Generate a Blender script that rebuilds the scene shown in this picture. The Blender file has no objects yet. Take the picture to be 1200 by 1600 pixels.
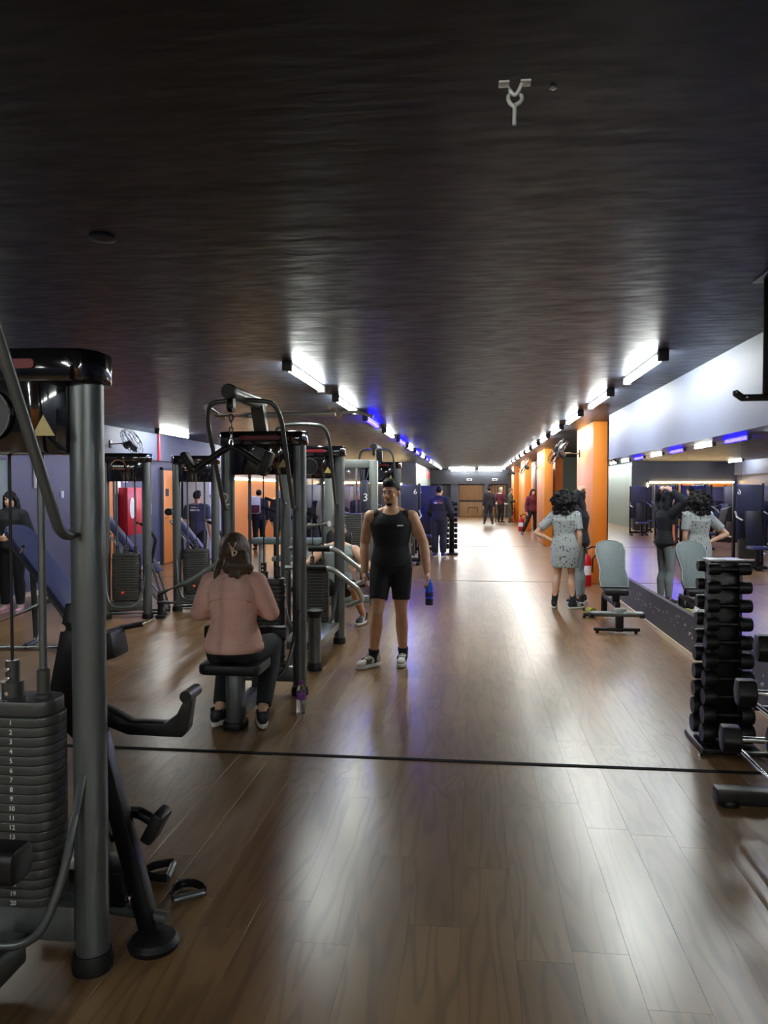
import bpy, bmesh, math, random
from mathutils import Vector, Matrix
random.seed(7)
SC = bpy.context.scene
COL = SC.collection
PI = math.pi

# ---------------------------------------------------------------- camera, world, exposure
cam_d = bpy.data.cameras.new('camera')
cam = bpy.data.objects.new('camera', cam_d); COL.objects.link(cam)
cam_d.sensor_fit = 'HORIZONTAL'; cam_d.sensor_width = 36.0; cam_d.lens = 36.0
cam_d.clip_start = 0.05; cam_d.clip_end = 200
cam.location = (0, 0, 1.60)
cam.rotation_euler = (PI/2 - math.atan(35/1200), 0, math.atan(138/1200))
SC.camera = cam
w = bpy.data.worlds.new('world'); SC.world = w; w.use_nodes = True
w.node_tree.nodes['Background'].inputs[0].default_value = (0.012, 0.013, 0.017, 1)
w.node_tree.nodes['Background'].inputs[1].default_value = 1.0
SC.view_settings.view_transform = 'Standard'; SC.view_settings.look = 'None'
SC.view_settings.gamma = 1.0; SC.view_settings.use_curve_mapping = False
SC.view_settings.exposure = 2.25
TUBE_WHITE = 28.0; TUBE_BLUE = 42.0; LED_WARM = 14.0
SC.cycles.max_bounces = 8; SC.cycles.glossy_bounces = 5; SC.cycles.diffuse_bounces = 4
SC.cycles.sample_clamp_indirect = 6.0; SC.cycles.caustics_reflective = False; SC.cycles.caustics_refractive = False

# ---------------------------------------------------------------- materials
def srgb(r, g, b):
    f = lambda c: (c/255/12.92) if c <= 10 else ((c/255+0.055)/1.055)**2.4
    return (f(r), f(g), f(b), 1)
MATS = {}
def mat(name, col, rough=0.5, metal=0.0, emit=None, es=0, spec=0.5, bump=None, var=None, coat=0, alpha=None, trans=0):
    """col: linear rgba. bump=(scale, strength, stretch xyz). var=(scale, second colour, lo, hi)"""
    m = bpy.data.materials.new(name); m.use_nodes = True; MATS[name] = m
    nt = m.node_tree; b = nt.nodes['Principled BSDF']
    b.inputs['Base Color'].default_value = col
    b.inputs['Roughness'].default_value = rough; b.inputs['Metallic'].default_value = metal
    b.inputs['Specular IOR Level'].default_value = spec
    b.inputs['Coat Weight'].default_value = coat; b.inputs['Coat Roughness'].default_value = 0.08
    b.inputs['Transmission Weight'].default_value = trans
    if emit:
        b.inputs['Emission Color'].default_value = emit; b.inputs['Emission Strength'].default_value = es
    tc = None
    def coord(stretch):
        nonlocal tc
        if tc is None: tc = nt.nodes.new('ShaderNodeTexCoord')
        mp = nt.nodes.new('ShaderNodeMapping'); nt.links.new(tc.outputs['Object'], mp.inputs[0])
        mp.inputs['Scale'].default_value = stretch; return mp
    if bump:
        n = nt.nodes.new('ShaderNodeTexNoise'); n.inputs['Scale'].default_value = bump[0]; n.inputs['Detail'].default_value = 6
        nt.links.new(coord(bump[2] if len(bump) > 2 else (1, 1, 1)).outputs[0], n.inputs['Vector'])
        bp = nt.nodes.new('ShaderNodeBump'); bp.inputs['Strength'].default_value = bump[1]; bp.inputs['Distance'].default_value = 0.02
        nt.links.new(n.outputs['Fac'], bp.inputs['Height']); nt.links.new(bp.outputs[0], b.inputs['Normal'])
    if var:
        n = nt.nodes.new('ShaderNodeTexNoise'); n.inputs['Scale'].default_value = var[0]; n.inputs['Detail'].default_value = 5
        nt.links.new(coord(var[4] if len(var) > 4 else (1, 1, 1)).outputs[0], n.inputs['Vector'])
        r = nt.nodes.new('ShaderNodeMapRange'); r.inputs[1].default_value = var[2]; r.inputs[2].default_value = var[3]
        nt.links.new(n.outputs['Fac'], r.inputs[0])
        mx = nt.nodes.new('ShaderNodeMix'); mx.data_type = 'RGBA'
        mx.inputs['A'].default_value = col; mx.inputs['B'].default_value = var[1]
        nt.links.new(r.outputs[0], mx.inputs['Factor']); nt.links.new(mx.outputs['Result'], b.inputs['Base Color'])
    return m
G = lambda v: (v, v, v, 1)
mat('steel_grey', (0.115, 0.127, 0.127, 1), 0.36, 0.55, bump=(90, 0.03))
mat('steel_black', (0.0035, 0.0035, 0.0045, 1), 0.4, spec=0.35, bump=(120, 0.03))
mat('gloss_black', (0.004, 0.004, 0.006, 1), 0.06, coat=0.5)
mat('rubber', (0.0045, 0.0045, 0.005, 1), 0.5, spec=0.35, bump=(150, 0.05))
mat('plate_grey', (0.055, 0.056, 0.054, 1), 0.40, 0.3, bump=(60, 0.05))
mat('chrome', (0.75, 0.75, 0.74, 1), 0.14, 1.0, bump=(200, 0.01))
mat('joint_brown', srgb(58, 42, 28), 0.6, bump=(60, 0.05))
mat('frame_grey', (0.17, 0.19, 0.18, 1), 0.4, 0.3, bump=(80, 0.02))
mat('galvanised', (0.62, 0.64, 0.62, 1), 0.45, 0.25, bump=(80, 0.02))
mat('pale_steel', (0.42, 0.44, 0.42, 1), 0.3, 0.6, bump=(80, 0.02))
mat('red_lens', (0.16, 0.008, 0.014, 1), 0.45, spec=0.3, bump=(40, 0.01))
mat('copper', (0.55, 0.22, 0.10, 1), 0.3, 0.8, bump=(60, 0.02))
mat('orange_plastic', (0.85, 0.11, 0.02, 1), 0.35, bump=(60, 0.02))
mat('white_print', (0.8, 0.8, 0.76, 1), 0.5, bump=(60, 0.02))
mat('orange_print', (0.75, 0.20, 0.06, 1), 0.5, bump=(60, 0.02))
mat('yellow_label', (0.45, 0.36, 0.10, 1), 0.4, bump=(60, 0.02))
mat('navy_pad', (0.013, 0.015, 0.040, 1), 0.42, bump=(70, 0.08))
mat('blue_pad', (0.040, 0.044, 0.115, 1), 0.40, bump=(70, 0.08))
mat('black_pad', (0.005, 0.005, 0.006, 1), 0.45, spec=0.35, bump=(70, 0.08))
mat('grey_pad', (0.13, 0.165, 0.175, 1), 0.55, bump=(220, 0.12), var=(60, (0.10, 0.13, 0.14, 1), 0.35, 0.65))
mat('pad_piping', (0.30, 0.34, 0.35, 1), 0.45, bump=(90, 0.05))
mat('wall_lilac', srgb(82, 88, 108), 0.6, bump=(25, 0.05), var=(1.5, srgb(78, 84, 104), 0.3, 0.7))
mat('wall_slate', srgb(66, 69, 91), 0.5, bump=(22, 0.06), var=(1.2, srgb(60, 63, 85), 0.3, 0.7))
mat('wall_dark', srgb(58, 61, 72), 0.55, bump=(22, 0.06), var=(1.2, srgb(48, 51, 62), 0.3, 0.7))
mat('wall_white', srgb(112, 126, 122), 0.55, bump=(22, 0.05))
mat('orange_paint', srgb(212, 126, 36), 0.5, bump=(18, 0.05), var=(1.4, srgb(206, 119, 32), 0.3, 0.7))
mat('orange_door', srgb(230, 150, 72), 0.45, bump=(30, 0.05), var=(2.0, srgb(222, 128, 42), 0.3, 0.7, (6, 6, 0.6)))
mat('brown_board', srgb(150, 118, 82), 0.6, bump=(30, 0.06), var=(2.5, srgb(136, 104, 70), 0.3, 0.7, (4, 4, 0.5)))
mat('locker_grey', srgb(178, 178, 190), 0.45, 0.1, bump=(40, 0.02))
mat('beige_trim', srgb(190, 172, 148), 0.5, bump=(30, 0.05))
mat('red_paint', srgb(190, 18, 38), 0.35, bump=(30, 0.03))
mat('paper_white', srgb(228, 226, 232), 0.6, bump=(40, 0.02))
mat('seam_black', (0.004, 0.004, 0.005, 1), 0.8, spec=0.1, bump=(80, 0.05))
mat('seam_pale', srgb(150, 138, 120), 0.35, 0.5, bump=(80, 0.05))
mat('fixture_dark', (0.02, 0.02, 0.022, 1), 0.5, bump=(60, 0.03))
mat('tube_white', G(0.8), 0.4, emit=(0.95, 1.0, 0.94, 1), es=TUBE_WHITE)
mat('tube_blue', (0.1, 0.1, 0.8, 1), 0.4, emit=(0.0028, 0.0018, 1.0, 1), es=TUBE_BLUE)
mat('led_warm', G(0.8), 0.4, emit=(1.0, 0.72, 0.34, 1), es=LED_WARM)
mat('mirror_glass', (0.86, 0.87, 0.90, 1), 0.004, 1.0)
# skin, cloth, hair
mat('skin_light', srgb(216, 174, 148), 0.5, bump=(90, 0.04), var=(14, srgb(204, 158, 132), 0.35, 0.7))
mat('skin_tan', srgb(210, 164, 134), 0.5, bump=(90, 0.04), var=(14, srgb(196, 148, 118), 0.35, 0.7))
mat('cloth_black', (0.006, 0.007, 0.010, 1), 0.85, bump=(60, 0.15))
mat('cloth_navy', (0.021, 0.022, 0.036, 1), 0.85, bump=(40, 0.2))
mat('cloth_slate', (0.055, 0.060, 0.10, 1), 0.85, bump=(40, 0.2))
mat('cloth_pink', srgb(240, 194, 182), 0.9, bump=(14, 0.5, (1, 1, 1.8)), var=(5, srgb(230, 178, 163), 0.35, 0.65))
mat('cloth_grey', srgb(140, 150, 152), 0.9, bump=(50, 0.15))
mat('cloth_white', srgb(215, 215, 218), 0.85, bump=(50, 0.15))
mat('cloth_maroon', srgb(88, 26, 44), 0.85, bump=(40, 0.2))
mat('cloth_olive', srgb(70, 78, 66), 0.85, bump=(40, 0.2))
mat('cloth_print_tee', srgb(158, 164, 166), 0.9, var=(34, srgb(58, 64, 72), 0.60, 0.625), bump=(40, 0.1))
mat('sock_black', (0.010, 0.016, 0.022, 1), 0.9, bump=(80, 0.2))
mat('hair_black', (0.005, 0.0045, 0.006, 1), 0.6, spec=0.25, bump=(70, 0.6))
mat('hair_brown', (0.055, 0.032, 0.018, 1), 0.45, bump=(60, 0.5, (3, 3, 0.4)), var=(30, (0.12, 0.072, 0.04, 1), 0.4, 0.7, (3, 3, 0.3)))
mat('hair_blond', (0.20, 0.12, 0.06, 1), 0.5, bump=(60, 0.5, (3, 3, 0.4)))
mat('hair_grey', (0.45, 0.45, 0.45, 1), 0.5, bump=(60, 0.5))
mat('eye_white', (0.6, 0.58, 0.55, 1), 0.3); mat('lips', srgb(160, 95, 85), 0.5)
mat('shoe_white', srgb(214, 214, 208), 0.6, bump=(60, 0.08)); mat('shoe_black', (0.012, 0.012, 0.014, 1), 0.6, bump=(60, 0.1))
mat('shoe_pink', srgb(216, 170, 176), 0.6, bump=(60, 0.1)); mat('shoe_blue', srgb(48, 44, 110), 0.6, bump=(60, 0.1))
mat('bottle_blue', srgb(28, 96, 236), 0.3, bump=(60, 0.02)); mat('label_purple', srgb(120, 60, 140), 0.5, bump=(60, 0.02))
mat('water', (0.86, 0.88, 0.92, 1), 0.03, trans=1.0); MATS['water'].node_tree.nodes['Principled BSDF'].inputs['IOR'].default_value = 1.2
mat('acid_yellow', srgb(150, 150, 40), 0.5, bump=(60, 0.05)); mat('clip_cream', srgb(226, 200, 168), 0.35, bump=(60, 0.02))

def wood_material(name, rings):
    m = bpy.data.materials.new(name); m.use_nodes = True; MATS[name] = m
    nt = m.node_tree; N = nt.nodes; L = nt.links; b = N['Principled BSDF']
    tc = N.new('ShaderNodeTexCoord'); oi = N.new('ShaderNodeObjectInfo'); ge = N.new('ShaderNodeNewGeometry')
    ad = N.new('ShaderNodeMath'); ad.operation = 'ADD'; L.new(oi.outputs['Random'], ad.inputs[0]); L.new(ge.outputs['Random Per Island'], ad.inputs[1])
    fr = N.new('ShaderNodeMath'); fr.operation = 'FRACT'; L.new(ad.outputs[0], fr.inputs[0])
    mu = N.new('ShaderNodeMath'); mu.operation = 'MULTIPLY'; mu.inputs[1].default_value = 37.0; L.new(fr.outputs[0], mu.inputs[0])
    cv = N.new('ShaderNodeCombineXYZ'); L.new(mu.outputs[0], cv.inputs[0]); L.new(mu.outputs[0], cv.inputs[2])
    va = N.new('ShaderNodeVectorMath'); va.operation = 'ADD'; L.new(tc.outputs['Object'], va.inputs[0]); L.new(cv.outputs[0], va.inputs[1])
    def mp(sx, sy, sz):
        q = N.new('ShaderNodeMapping'); q.inputs['Scale'].default_value = (sx, sy, sz); L.new(va.outputs[0], q.inputs[0]); return q
    # long cathedral grain: rings of a stretched distorted wave
    wv = N.new('ShaderNodeTexNoise'); wv.inputs['Scale'].default_value = 1.0; wv.inputs['Detail'].default_value = 2.0
    L.new(mp(5.5, 0.75, 1).outputs[0], wv.inputs['Vector'])
    ring = N.new('ShaderNodeMath'); ring.operation = 'MULTIPLY'; ring.inputs[1].default_value = 9.0; L.new(wv.outputs['Fac'], ring.inputs[0])
    sn = N.new('ShaderNodeMath'); sn.operation = 'SINE'; rg = N.new('ShaderNodeMath'); rg.operation = 'MULTIPLY'; rg.inputs[1].default_value = 6.283
    L.new(ring.outputs[0], rg.inputs[0]); L.new(rg.outputs[0], sn.inputs[0])
    big = N.new('ShaderNodeTexNoise'); big.inputs['Scale'].default_value = 1.0; big.inputs['Detail'].default_value = 3
    L.new(mp(4, 1.6, 1).outputs[0], big.inputs['Vector'])
    def mix(fac, a, bb, blend='MIX'):
        x = N.new('ShaderNodeMix'); x.data_type = 'RGBA'; x.blend_type = blend
        for k, v in (('A', a), ('B', bb)):
            if isinstance(v, tuple): x.inputs[k].default_value = v
            else: L.new(v, x.inputs[k])
        if isinstance(fac, float): x.inputs['Factor'].default_value = fac
        else: L.new(fac, x.inputs['Factor'])
        return x.outputs['Result']
    def rng(src, a, bb, c, d):
        r = N.new('ShaderNodeMapRange'); 
        for i, v in enumerate((a, bb, c, d)): r.inputs[i+1].default_value = v
        L.new(src, r.inputs[0]); return r.outputs[0]
    base = mix(fr.outputs[0], WOOD[0], WOOD[1])
    base = mix(rng(big.outputs['Fac'], 0.35, 0.7, 0.0, 0.75), base, WOOD[2])
    if rings: base = mix(rng(sn.outputs[0], 0.1, 1.0, 0.0, 0.40), base, WOOD[3])
    L.new(base, b.inputs['Base Color'])
    b.inputs['Roughness'].default_value = 0.285
    b.inputs['Specular IOR Level'].default_value = 1.0
WOOD = [srgb(127, 96, 62), srgb(140, 109, 74), srgb(108, 79, 49), srgb(64, 44, 27)]
wood_material('oak_laminate', True); wood_material('oak_laminate_far', False)

def ceiling_material():
    m = bpy.data.materials.new('ceiling_paint'); m.use_nodes = True; MATS['ceiling_paint'] = m
    nt = m.node_tree; N = nt.nodes; L = nt.links; b = N['Principled BSDF']
    tc = N.new('ShaderNodeTexCoord')
    def noise(sc, stretch, det=5):
        q = N.new('ShaderNodeMapping'); q.inputs['Scale'].default_value = stretch; L.new(tc.outputs['Object'], q.inputs[0])
        n = N.new('ShaderNodeTexNoise'); n.inputs['Scale'].default_value = sc; n.inputs['Detail'].default_value = det; L.new(q.outputs[0], n.inputs['Vector']); return n
    a = noise(1.0, (1.4, 5.0, 1)); c = noise(1.0, (5, 22, 1), 8)
    pt_ = noise(1.0, (0.55, 0.8, 1), 2); pr_ = N.new('ShaderNodeMapRange'); pr_.inputs[1].default_value = 0.50; pr_.inputs[2].default_value = 0.68; pr_.inputs[3].default_value = 0.06; pr_.inputs[4].default_value = 0.75
    L.new(pt_.outputs['Fac'], pr_.inputs[0]); ad = N.new('ShaderNodeMath'); ad.operation = 'MULTIPLY_ADD'; L.new(pr_.outputs[0], ad.inputs[1])
    L.new(c.outputs['Fac'], ad.inputs[0]); L.new(a.outputs['Fac'], ad.inputs[2])
    bp = N.new('ShaderNodeBump'); bp.inputs['Strength'].default_value = 0.065; bp.inputs['Distance'].default_value = 0.04
    L.new(ad.outputs[0], bp.inputs['Height']); L.new(bp.outputs[0], b.inputs['Normal'])
    mx = N.new('ShaderNodeMix'); mx.data_type = 'RGBA'; mx.inputs['A'].default_value = (0.012, 0.0155, 0.026, 1); mx.inputs['B'].default_value = (0.017, 0.022, 0.034, 1)
    L.new(a.outputs['Fac'], mx.inputs['Factor']); L.new(mx.outputs['Result'], b.inputs['Base Color'])
    b.inputs['Specular IOR Level'].default_value = 0.22
    r = N.new('ShaderNodeMapRange'); r.inputs[1].default_value = 0.35; r.inputs[2].default_value = 0.65; r.inputs[3].default_value = 0.34; r.inputs[4].default_value = 0.50
    L.new(c.outputs['Fac'], r.inputs[0]); L.new(r.outputs[0], b.inputs['Roughness'])
ceiling_material()

def kick_material():
    m = mat('kick_panel', (0.013, 0.013, 0.016, 1), 0.5, bump=(60, 0.05))
    nt = m.node_tree; N = nt.nodes; L = nt.links; b = N['Principled BSDF']
    tc = N.new('ShaderNodeTexCoord'); q = N.new('ShaderNodeMapping'); q.inputs['Scale'].default_value = (1, 9, 15); L.new(tc.outputs['Object'], q.inputs[0])
    n = N.new('ShaderNodeTexNoise'); n.inputs['Scale'].default_value = 1.6; n.inputs['Detail'].default_value = 4; L.new(q.outputs[0], n.inputs['Vector'])
    r = N.new('ShaderNodeMapRange'); r.inputs[1].default_value = 0.625; r.inputs[2].default_value = 0.65; L.new(n.outputs['Fac'], r.inputs[0])
    # scuffs where bars knock the board: a band along its middle
    sx = N.new('ShaderNodeSeparateXYZ'); L.new(tc.outputs['Object'], sx.inputs[0])
    d = N.new('ShaderNodeMapRange'); d.inputs[1].default_value = 0.16; d.inputs[2].default_value = 0.24; L.new(sx.outputs['Z'], d.inputs[0])
    d2 = N.new('ShaderNodeMapRange'); d2.inputs[1].default_value = 0.36; d2.inputs[2].default_value = 0.26; L.new(sx.outputs['Z'], d2.inputs[0])
    m1 = N.new('ShaderNodeMath'); m1.operation = 'MULTIPLY'; L.new(d.outputs[0], m1.inputs[0]); L.new(d2.outputs[0], m1.inputs[1])
    m2 = N.new('ShaderNodeMath'); m2.operation = 'MULTIPLY'; L.new(m1.outputs[0], m2.inputs[0]); L.new(r.outputs[0], m2.inputs[1])
    mx = N.new('ShaderNodeMix'); mx.data_type = 'RGBA'; mx.inputs['A'].default_value = (0.013, 0.013, 0.016, 1); mx.inputs['B'].default_value = (0.55, 0.55, 0.55, 1)
    L.new(m2.outputs[0], mx.inputs['Factor']); L.new(mx.outputs['Result'], b.inputs['Base Color'])
kick_material()

# ---------------------------------------------------------------- mesh helpers
V = Vector
def basis(d, up=V((0, 0, 1))):
    d = V(d).normalized()
    if abs(d.dot(up)) > 0.98: up = V((0, 1, 0)) if abs(d.y) < 0.9 else V((1, 0, 0))
    s = d.cross(up).normalized(); return s, s.cross(d).normalized()
class MB:
    def __init__(s): s.v = []; s.f = []
    def add(s, vs, fs):
        o = len(s.v); s.v += [tuple(p) for p in vs]; s.f += [tuple(i+o for i in q) for q in fs]; return s
    def box(s, c, size, rot=None, bev=0.0):
        bm = bmesh.new(); bmesh.ops.create_cube(bm, size=1.0)
        for q in bm.verts: q.co = V((q.co.x*size[0], q.co.y*size[1], q.co.z*size[2]))
        if bev: bmesh.ops.bevel(bm, geom=bm.edges[:], offset=min(bev, 0.49*min(size)), segments=2, affect='EDGES', profile=0.5)
        M = (Matrix.Translation(V(c)) @ (rot.to_4x4() if rot else Matrix.Identity(4)))
        bm.verts.index_update(); s.add([M @ q.co for q in bm.verts], [[x.index for x in q.verts] for q in bm.faces]); bm.free(); return s
    def ring(s, rings, cap=True):
        n = len(rings[0]); o = len(s.v)
        for r in rings: s.v += [tuple(p) for p in r]
        for k in range(len(rings)-1):
            for i in range(n):
                j = (i+1) % n; s.f.append((o+k*n+i, o+k*n+j, o+(k+1)*n+j, o+(k+1)*n+i))
        if cap:
            s.f.append(tuple(o+i for i in reversed(range(n)))); s.f.append(tuple(o+(len(rings)-1)*n+i for i in range(n)))
        return s
    def cyl(s, p0, p1, r0, r1=None, n=14):
        r1 = r0 if r1 is None else r1; p0 = V(p0); p1 = V(p1); a, b = basis(p1-p0)
        cs = [(math.cos(2*PI*i/n), math.sin(2*PI*i/n)) for i in range(n)]
        return s.ring([[p0+(a*c+b*d)*r0 for c, d in cs], [p1+(a*c+b*d)*r1 for c, d in cs]])
    def tube(s, pts, r, n=10, fil=0.0, cap=True):
        pts = [V(p) for p in pts]
        if fil:
            q = [pts[0]]
            for i in range(1, len(pts)-1):
                a = (pts[i-1]-pts[i]); b = (pts[i+1]-pts[i]); t = min(fil, 0.48*a.length, 0.48*b.length)
                A = pts[i]+a.normalized()*t; B = pts[i]+b.normalized()*t
                for k in range(6):
                    u = k/5; q.append(A*(1-u)**2+pts[i]*2*u*(1-u)+B*u*u)
            q.append(pts[-1]); pts = q
        rings = []; a = None
        for i, p in enumerate(pts):
            d = (pts[min(i+1, len(pts)-1)]-pts[max(i-1, 0)]).normalized()
            if a is None: a, b = basis(d)
            else:
                a = (a-d*a.dot(d)).normalized(); b = a.cross(d) * -1
                b = d.cross(a)
            rr = r[i] if isinstance(r, (list, tuple)) else r
            rings.append([p+(a*math.cos(2*PI*k/n)+b*math.sin(2*PI*k/n))*rr for k in range(n)])
        return s.ring(rings, cap)
    def sph(s, c, r, nu=12, nv=8, M=None):
        if not isinstance(r, (tuple, list)): r = (r, r, r)
        c = V(c); vs = [V((0, 0, -r[2]))]; fs = []
        for j in range(1, nv):
            t = PI*j/nv-PI/2
            for i in range(nu): vs.append(V((r[0]*math.cos(t)*math.cos(2*PI*i/nu), r[1]*math.cos(t)*math.sin(2*PI*i/nu), r[2]*math.sin(t))))
        vs.append(V((0, 0, r[2]))); L = len(vs)-1
        for i in range(nu):
            k = (i+1) % nu; fs.append((0, 1+k, 1+i)); fs.append((L, L-nu+i, L-nu+k))
            for j in range(nv-2): fs.append((1+j*nu+i, 1+j*nu+k, 1+(j+1)*nu+k, 1+(j+1)*nu+i))
        return s.add([(M @ p if M else p)+c for p in vs], fs)
    def cap(s, p0, r0, p1, r1, n=12):
        s.cyl(p0, p1, r0, r1, n); s.sph(p0, r0, n, 8); s.sph(p1, r1, n, 8); return s
    def chain(s, pts, rs, n=12):
        for i in range(len(pts)-1): s.cyl(pts[i], pts[i+1], rs[i], rs[i+1], n)
        for p, r in zip(pts, rs): s.sph(p, r, n, 8)
        return s
    def prism(s, poly, z0, z1, M=None):
        n = len(poly); vs = [V((x, y, z0)) for x, y in poly]+[V((x, y, z1)) for x, y in poly]
        if M: vs = [M @ p for p in vs]
        fs = [tuple(reversed(range(n))), tuple(range(n, 2*n))]+[(i, (i+1) % n, n+(i+1) % n, n+i) for i in range(n)]
        return s.add(vs, fs)
    def lathe(s, prof, c=(0, 0, 0), n=18, M=None):
        c = V(c); rings = [[(M @ V((r*math.cos(2*PI*i/n), r*math.sin(2*PI*i/n), z)) if M else V((r*math.cos(2*PI*i/n), r*math.sin(2*PI*i/n), z)))+c for i in range(n)] for r, z in prof]
        return s.ring(rings)
    def mesh(s, name, bev=0.0, fix=True):
        me = bpy.data.meshes.new(name); me.from_pydata(s.v, [], s.f)
        bm = bmesh.new(); bm.from_mesh(me)
        if bev: bmesh.ops.bevel(bm, geom=[e for e in bm.edges if e.is_manifold and e.calc_face_angle(0) > 0.6], offset=bev, segments=2, affect='EDGES', profile=0.5)
        if fix: bmesh.ops.recalc_face_normals(bm, faces=bm.faces[:])
        bm.to_mesh(me); bm.free(); return me
    def build(s, name, m, parent=None, bev=0.0, smooth=True):
        return obj(name, s.mesh(name, bev), m, parent, smooth)
def obj(name, me, m, parent=None, smooth=True):
    if smooth:
        for p in me.polygons: p.use_smooth = True
        try: me.set_sharp_from_angle(angle=math.radians(38))
        except Exception: pass
    o = bpy.data.objects.new(name, me); COL.objects.link(o)
    if m:
        if len(me.materials) == 0: me.materials.append(MATS[m])
        elif me.materials[0] != MATS[m]:
            o.material_slots[0].link = 'OBJECT'; o.material_slots[0].material = MATS[m]
    if parent: o.parent = parent
    return o
def tag(o, label=None, cat=None, group=None, kind=None):
    for k, v in (('label', label), ('category', cat), ('group', group), ('kind', kind)):
        if v: o[k] = v
    return o
def thing(name, label, cat, loc=(0, 0, 0), rz=0, group=None, sc=1.0):
    o = bpy.data.objects.new(name, None); COL.objects.link(o); o.empty_display_size = 0.1
    o.location = loc; o.rotation_euler = (0, 0, rz); o.scale = (sc, sc, sc); return tag(o, label, cat, group)
def copy_tree(o, parent=None):
    c = o.copy(); COL.objects.link(c)
    if parent: c.parent = parent
    for ch in list(o.children): copy_tree(ch, c)
    return c
def dup(root, loc, rz, label, group=None):
    c = copy_tree(root); c.location = loc; c.rotation_euler = (0, 0, rz); c['label'] = label
    if group: c['group'] = group
    return c
def Rz(a): return Matrix.Rotation(a, 3, 'Z')
def Rx(a): return Matrix.Rotation(a, 3, 'X')
def Ry(a): return Matrix.Rotation(a, 3, 'Y')
_txt = {}
def text(s, size, m, parent, loc, rot=(PI/2, 0, 0), name='number'):
    if (s, size) not in _txt:
        cu = bpy.data.curves.new('t', 'FONT'); cu.body = s; cu.size = size; cu.extrude = 0.0008; cu.align_x = 'CENTER'; cu.align_y = 'CENTER'; cu.resolution_u = 3
        o = bpy.data.objects.new('t', cu); COL.objects.link(o); dg = bpy.context.evaluated_depsgraph_get()
        me = bpy.data.meshes.new_from_object(o.evaluated_get(dg)); bpy.data.objects.remove(o); bpy.data.curves.remove(cu); me.name = 'text'; _txt[(s, size)] = me
        me.materials.clear()
    o = obj(name, _txt[(s, size)], m, parent, False); o.location = loc; o.rotation_euler = rot; return o
def marks(widths, h, z, y, x0, gap=0.006, t=0.002):
    """a row of small letter-like strokes, too blurred in the photo to read"""
    b = MB(); x = x0
    for i, q in enumerate(widths):
        b.box((x+q/2, y, z), (q, t, h*(1, 0.8, 0.95, 0.7)[i % 4])); x += q+gap
    return b
def remesh(b, vox, smooth=4, cuts=(), fac=0.5):
    me = b.mesh('tmp', fix=False); o = bpy.data.objects.new('tmp', me); COL.objects.link(o)
    r = o.modifiers.new('r', 'REMESH'); r.mode = 'VOXEL'; r.voxel_size = vox; r.use_smooth_shade = True
    if smooth: q = o.modifiers.new('s', 'SMOOTH'); q.iterations = smooth; q.factor = fac
    dg = bpy.context.evaluated_depsgraph_get(); out = bpy.data.meshes.new_from_object(o.evaluated_get(dg))
    bpy.data.objects.remove(o); bpy.data.meshes.remove(me)
    if cuts:
        bm = bmesh.new(); bm.from_mesh(out)
        for co, no in cuts:
            bmesh.ops.bisect_plane(bm, geom=bm.verts[:]+bm.edges[:]+bm.faces[:], plane_co=V(co), plane_no=V(no), clear_outer=True)
        bm.to_mesh(out); bm.free()
    for p in out.polygons: p.use_smooth = True
    return out

# ---------------------------------------------------------------- the room
def S(o): return tag(o, kind='structure')
def slab(name, x0, x1, y0, y1, z0, z1, m, parent=None, bev=0.0):
    o = MB().box(((x0+x1)/2, (y0+y1)/2, (z0+z1)/2), (x1-x0, y1-y0, z1-z0), bev=bev).build(name, m, parent, smooth=bool(bev))
    if parent is None: S(o)
    return o
XL, XR, YB, YF, ZC = -6.6, 2.10, -9.0, 45.0, 2.75
floor = slab('floor', XL-0.3, 6.3, YB-0.2, YF+0.3, -0.15, -0.0012, 'joint_brown')
PW = 0.193; PLEN = 1.28; SEAMS = [4.5, 13.5, 21.8]
planks = []
rnd = random.Random(3)
for i in range(int((6.2-XL)/PW)+1):
    x = XL+PW*(i+0.5); y = YB-rnd.random()*PLEN
    while y < YF:
        a, b = y, y+PLEN; y = b
        for s in SEAMS:
            if a < s < b:
                if s-0.012-a > 0.05: planks.append((x, a, s-0.012))
                a = s+0.012
        if b-a > 0.05: planks.append((x, max(a, YB), min(b, YF)))
psi = math.atan(138/1200)
def in_view(x, y):
    d = y*math.cos(psi)-x*math.sin(psi); s = x*math.cos(psi)+y*math.sin(psi)
    return d > 1.5 and abs(s/d) < 0.56
near = sorted([p for p in planks if in_view(p[0], (p[1]+p[2])/2) and p[0] < 2.05 and p[0] > -0.45*(p[1]+1.4)], key=lambda p: p[1])[:300]
nset = set(near)
pm = MB(); g = 0.0003; hx = PW/2-g; c = 0.0004
pm.v = [(-hx, -.5, -.003), (hx, -.5, -.003), (hx, .5, -.003), (-hx, .5, -.003), (-hx, -.5, -c), (hx, -.5, -c), (hx, .5, -c), (-hx, .5, -c),
        (-hx+c, -.4997, 0), (hx-c, -.4997, 0), (hx-c, .4997, 0), (-hx+c, .4997, 0)]
pm.f = [(0, 1, 5, 4), (1, 2, 6, 5), (2, 3, 7, 6), (3, 0, 4, 7), (4, 5, 9, 8), (5, 6, 10, 9), (6, 7, 11, 10), (7, 4, 8, 11), (8, 9, 10, 11)]
pme = pm.mesh('plank')
for x, a, b in near:
    o = obj('plank', pme, 'oak_laminate', floor, False); o.location = (x, (a+b)/2, 0); o.scale = (1, b-a-0.0006, 1)
rest = MB()
for p in planks:
    if p in nset: continue
    x, a, b = p
    rest.add([(x-hx, a+g, 0), (x+hx, a+g, 0), (x+hx, b-g, 0), (x-hx, b-g, 0)], [(0, 1, 2, 3)])
tag(rest.build('plank_field', 'oak_laminate_far', floor, smooth=False), kind='stuff')
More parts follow.
